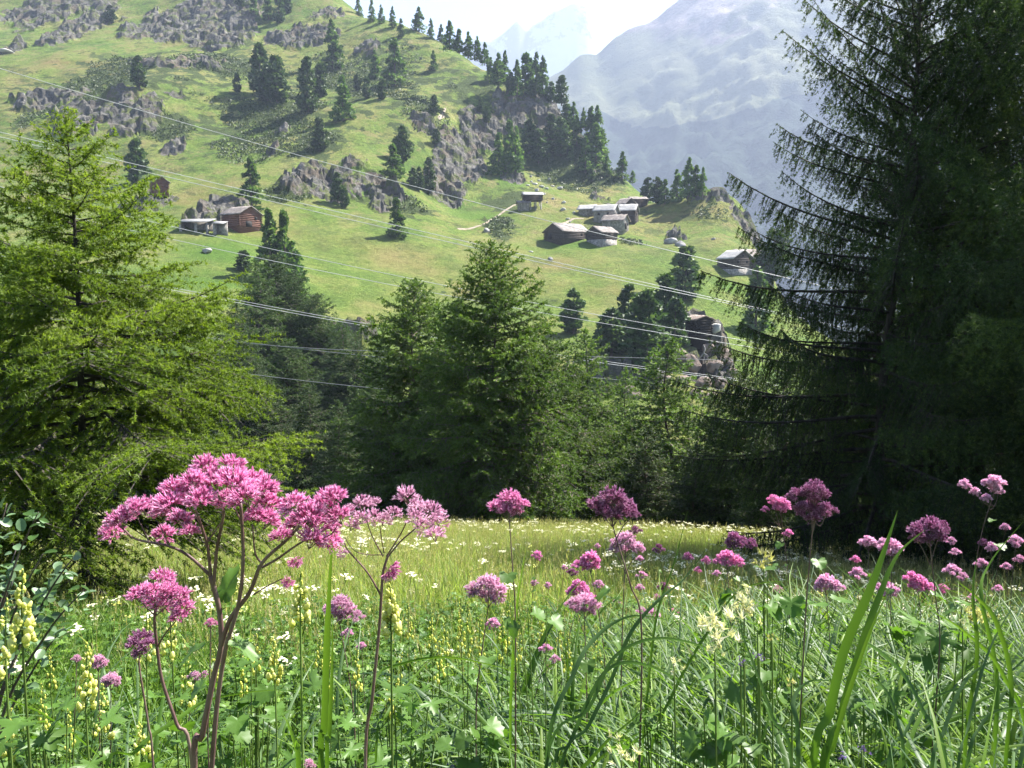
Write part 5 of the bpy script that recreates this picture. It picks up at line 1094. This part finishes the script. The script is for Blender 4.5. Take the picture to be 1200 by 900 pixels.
# grey-green rounded-leaf shrub at the left edge
M_will = leafmat('grey_green_leaves', [(0.06, 0.11, 0.05), (0.11, 0.18, 0.085), (0.18, 0.26, 0.14)], 0.25, 0.4, 0.5, tcol=(1.3, 1.5, .9), objrand=.35)
def oval(seed):
    g = np.random.default_rng(seed); mb = MB(); n = 10; th = np.arange(n) * 2 * np.pi / n; x = np.cos(th) * .5 + .55; y = np.sin(th) * .36; V = np.stack([x, y, np.abs(y) * .35 - .1 * x * x], 1)
    V = np.concatenate([V, [[.5, 0, -.03]]]); mb.add(V, [(i, (i + 1) % n, n) for i in range(n)], None, 0, .5); mb.tube([(0, 0, 0), (.06, 0, 0)], .02, 3, 0, .3, False); return mb.mesh('leaf', M_will)
OV = [oval(i) for i in range(3)]
def shrub():
    Y = 2.3; b0 = P(-40, 900, Y); zb = gz(b0[0], Y); o0 = np.array([b0[0], Y, zb]); t = thing('round_leaved_shrub', 'grey-green round leaved shrub reaching in at the left edge', 'shrub', tuple(o0)); g = np.random.default_rng(77); b = MB()
    tips = [(8,590),(45,600),(95,642),(80,660),(60,690),(20,640),(100,690),(35,720),(75,735),(-10,610),(15,680),(50,650),(-20,700),(10,750)]
    for (px, py) in tips:
        yy = Y + g.normal() * .12; tip = np.array(P(px, py, yy)) - o0; q = smooth([(0, 0, 0), tip * [.3, .3, .55], tip * [.7, .7, .85], tip]); b.tube(q, np.linspace(.007, .0015, len(q)), 5)
        for k in range(20):
            f = g.uniform(.5, 1); p = np.array([np.interp(f, np.linspace(0, 1, len(q)), q[:, i]) for i in range(3)]); 
            obj('leaf', OV[k % 3], t, p + g.normal(size=3) * .012, (g.normal() * .6, g.normal() * .5 - .2, g.uniform(0, 6.28)), g.uniform(.026, .042))
    obj('stem', b.mesh('stem', M_bark, True), t)
shrub()
# ------------------------------------------------------------------ mountains beyond the valley
def mountain_material(name, tree_attr=True, snow=False):
    m, t, n = newmat(name)
    geo = n('NewGeometry'); pos = geo.outputs['Position']
    def nz(sc, det=7, ro=0.65, st=None):
        v = n('Mapping', ins={0: pos, 3: st}).outputs[0] if st else pos
        return n('TexNoise', ins={0: v, 'Scale': sc, 'Detail': det, 'Roughness': ro}).outputs[0]
    rock = ramp(t, nz(0.006, 10, 0.75), [(0.38, (0.09, 0.07, 0.075)), (0.5, (0.19, 0.15, 0.15)), (0.62, (0.36, 0.30, 0.29))])
    turf = ramp(t, nz(0.004, 8), [(0.35, (0.08, 0.095, 0.045)), (0.6, (0.13, 0.135, 0.075))])
    a = n('Attribute', attribute_name='turf').outputs['Fac']
    add = n('Math', operation='ADD', ins={0: a, 1: nz(0.008, 8, 0.7)}).outputs[0]
    f = ramp(t, add, [(0.85, 0.0), (1.05, 1.0)])
    c = n('MixRGB', ins={0: f, 1: rock, 2: turf}).outputs[0]
    wood = ramp(t, nz(0.045, 6, 0.8), [(0.35, (0.010, 0.020, 0.014)), (0.65, (0.030, 0.048, 0.028))])
    a2 = n('Attribute', attribute_name='wood').outputs['Fac']
    f2 = ramp(t, n('Math', operation='ADD', ins={0: a2, 1: n('Math', operation='MULTIPLY', ins={0: nz(0.01, 8, 0.75), 1: 0.6}).outputs[0]}).outputs[0], [(0.74, 0.0), (0.80, 1.0)])
    c = n('MixRGB', ins={0: f2, 1: c, 2: wood}).outputs[0]
    a3 = n('Attribute', attribute_name='scree').outputs['Fac']
    f3 = ramp(t, n('Math', operation='ADD', ins={0: a3, 1: nz(0.02, 8, 0.7)}).outputs[0], [(1.0, 0.0), (1.08, 1.0)])
    c = n('MixRGB', ins={0: f3, 1: c, 2: col((0.55, 0.5, 0.45))}).outputs[0]
    bp = n('Bump', ins={'Strength': 0.9, 'Distance': 14.0, 'Height': nz(0.03, 8, 0.75)})
    b = n('BsdfPrincipled', ins={'Base Color': c, 'Roughness': 0.95, 'Specular IOR Level': 0.05, 'Normal': bp.outputs[0]})
    o = n('OutputMaterial'); t.links.new(b.outputs[0], o.inputs[0]); return m
M_mt = mountain_material('mountain_cover')
def interp_px(pts, Y):
    a = np.array([P(px, py, Y) for px, py in pts]); return a[:, 0], a[:, 2]
def build_mountain():
    yc, yb, ye = 2450.0, 950.0, 3100.0
    cx, cz = interp_px([(200,330),(420,220),(560,130),(655,82),(680,60),(700,62),(722,42),(765,20),(790,4),(830,-30),(900,-60),(1000,-100),(1200,-110),(1500,-100),(2100,-60)], yc)
    ny, nx = 300, 420
    X = np.linspace(-1000, 4200, nx)[None].repeat(ny, 0); Y = (yb + (ye - yb) * np.linspace(0, 1, ny) ** 1.0)[:, None].repeat(nx, 1)
    crest0 = np.interp(X, cx, cz); crest = crest0 + 22 * fbm(X * 0.008, X * 0 + 3, 4, 55) * np.clip((Y - yb) / (yc - yb), 0, 1) ** 8
    yc2 = yc + 130 * fbm(X * 0.0012, X * 0, 2, 58) * 0
    t = np.clip((Y - yb) / (yc2 - yb), 0, 1)
    basez = -330 - 0.02 * X
    prof = 0.55 * t + 0.45 * t ** 1.8
    Z = basez + (crest - basez) * prof
    # spurs and gullies running down the slope, fading out at the crest
    fade = np.sin(np.pi * np.clip(t, 0, 1)) ** 0.95
    w1 = fbm((X + 0.25 * (yc - Y)) * 0.0033, Y * 0.0012, 5, 61, True, 0.55)
    w2 = fbm(X * 0.009 + Y * .004, Y * 0.009, 5, 67, True, 0.6)
    Z = Z + fade * (70 * w1 + 48 * w2 + 16 * fbm(X * .03, Y * .022, 4, 88, True)) * np.clip(0.35 + t, 0, 1)
    back = np.clip(Y - yc2, 0, None); Z = Z - back * 0.75
    # tree line: photo row at which the wood ends, by column
    d = Y; px = 600 + F * X / (Y * 1.0)     # column of each point as seen along the valley
    wood = np.zeros_like(Z)
    lx, lz = interp_px([(200,200),(560,150),(655,128),(700,130),(780,137),(850,127),(930,102),(1000,84),(1200,60),(1500,20)], 1700.0)
    line = np.interp(X * 1700 / Y, lx, lz)
    hgt = (Z - EYE) / Y * 1700 + EYE
    line = line + 45 * fbm(X * .006, Y * .006, 4, 81); wood = sst(30, -30, hgt - line) * 0.95
    turf = sst(370, 40, hgt - line)
    sx, sy, sz = P(842, 168, 1700.0)
    hx = X * 1700 / Y
    sc = np.clip(1.2 - np.sqrt(((hx - sx) / 55) ** 2 + (((Z - EYE) / Y * 1700 + EYE - sz) / 19) ** 2), 0, 1) * 0.9
    V = np.stack([X, Y, Z], -1).reshape(-1, 3)
    me = npmesh('mountain', V, [grid_faces(ny, nx)], M_mt, None, True, {'wood': wood, 'turf': turf * 0.75, 'scree': sc})
    tag(obj('mountain', me), 'long hazy mountain flank with blue forest below bare upper slopes', None, None, 'structure')
def far_material():
    m, t, n = newmat('far_rock_and_snow')
    geo = n('NewGeometry'); pos = geo.outputs['Position']
    nz = n('TexNoise', ins={0: pos, 'Scale': 0.0036, 'Detail': 9, 'Roughness': 0.7}).outputs[0]
    a = n('Attribute', attribute_name='snow').outputs['Fac']
    f = ramp(t, n('Math', operation='ADD', ins={0: a, 1: nz}).outputs[0], [(0.93, 0.0), (0.98, 1.0)])
    c = n('MixRGB', ins={0: f, 1: col((0.06, 0.065, 0.08)), 2: col((0.45, 0.47, 0.5))}).outputs[0]
    b = n('BsdfPrincipled', ins={'Base Color': c, 'Roughness': 0.9}); o = n('OutputMaterial'); t.links.new(b.outputs[0], o.inputs[0]); return m
def build_far():
    yc = 4500.0
    cx, cz = interp_px([(-600,330),(200,210),(400,130),(520,62),(545,50),(560,44),(578,46),(592,36),(607,22),(618,37),(632,24),(648,10),(660,4),(674,-2),(690,6),(720,50),(760,70),(900,130),(1400,300)], yc)
    ny, nx = 110, 400
    X = np.linspace(-3000, 3500, nx)[None].repeat(ny, 0); Y = np.linspace(3500, 4900, ny)[:, None].repeat(nx, 1)
    t = np.clip((Y - 3500) / (yc - 3500), 0, 1); back = np.clip(Y - yc, 0, None)
    crest = np.interp(X, cx, cz) + 15 * fbm(X * 0.008, X * 0, 4, 72)
    Z = -350 + (crest + 350) * (0.4 * t + 0.6 * t ** 1.6) - back
    Z = Z + np.sin(np.pi * t) * 115 * fbm(X * 0.0032, Y * 0.0018, 5, 75, True)
    sn = sst(175, 700, Z) * 0.5 + 0.12 * fbm(X * .002, Y * .002, 3, 77)
    V = np.stack([X, Y, Z], -1).reshape(-1, 3)
    me = npmesh('far_mountains', V, [grid_faces(ny, nx)], far_material(), None, True, {'snow': sn})
    tag(obj('far_mountains', me), 'pale jagged peaks with snow fading into the haze', None, None, 'structure')
build_mountain(); build_far()
# valley floor, so that the ground goes on to the horizon
me = npmesh('valley_floor', [(-5500, 700, -345), (6500, 700, -345), (6500, 5600, -345), (-5500, 5600, -345)], [[(0, 1, 2, 3)]], M_mt, None, False, {'wood': [1] * 4, 'turf': [0] * 4, 'scree': [0] * 4})
tag(obj('valley_floor', me), 'wooded valley floor', None, None, 'structure')

# ------------------------------------------------------------------ haze
def build_haze():
    m, t, n = newmat('haze'); v = n('VolumePrincipled', ins={'Color': (0.57, 0.68, 0.92, 1), 'Density': HAZE, 'Anisotropy': 0.2})
    o = n('OutputMaterial'); t.links.new(v.outputs[0], o.inputs['Volume'])
    b = MB(); b.box((-6000, -60, -360), (7000, 6000, 1640)); me = b.mesh('haze', m)
    o = obj('haze', me); tag(o, None, None, None, 'stuff')
HAZE = 0.00021
build_haze()
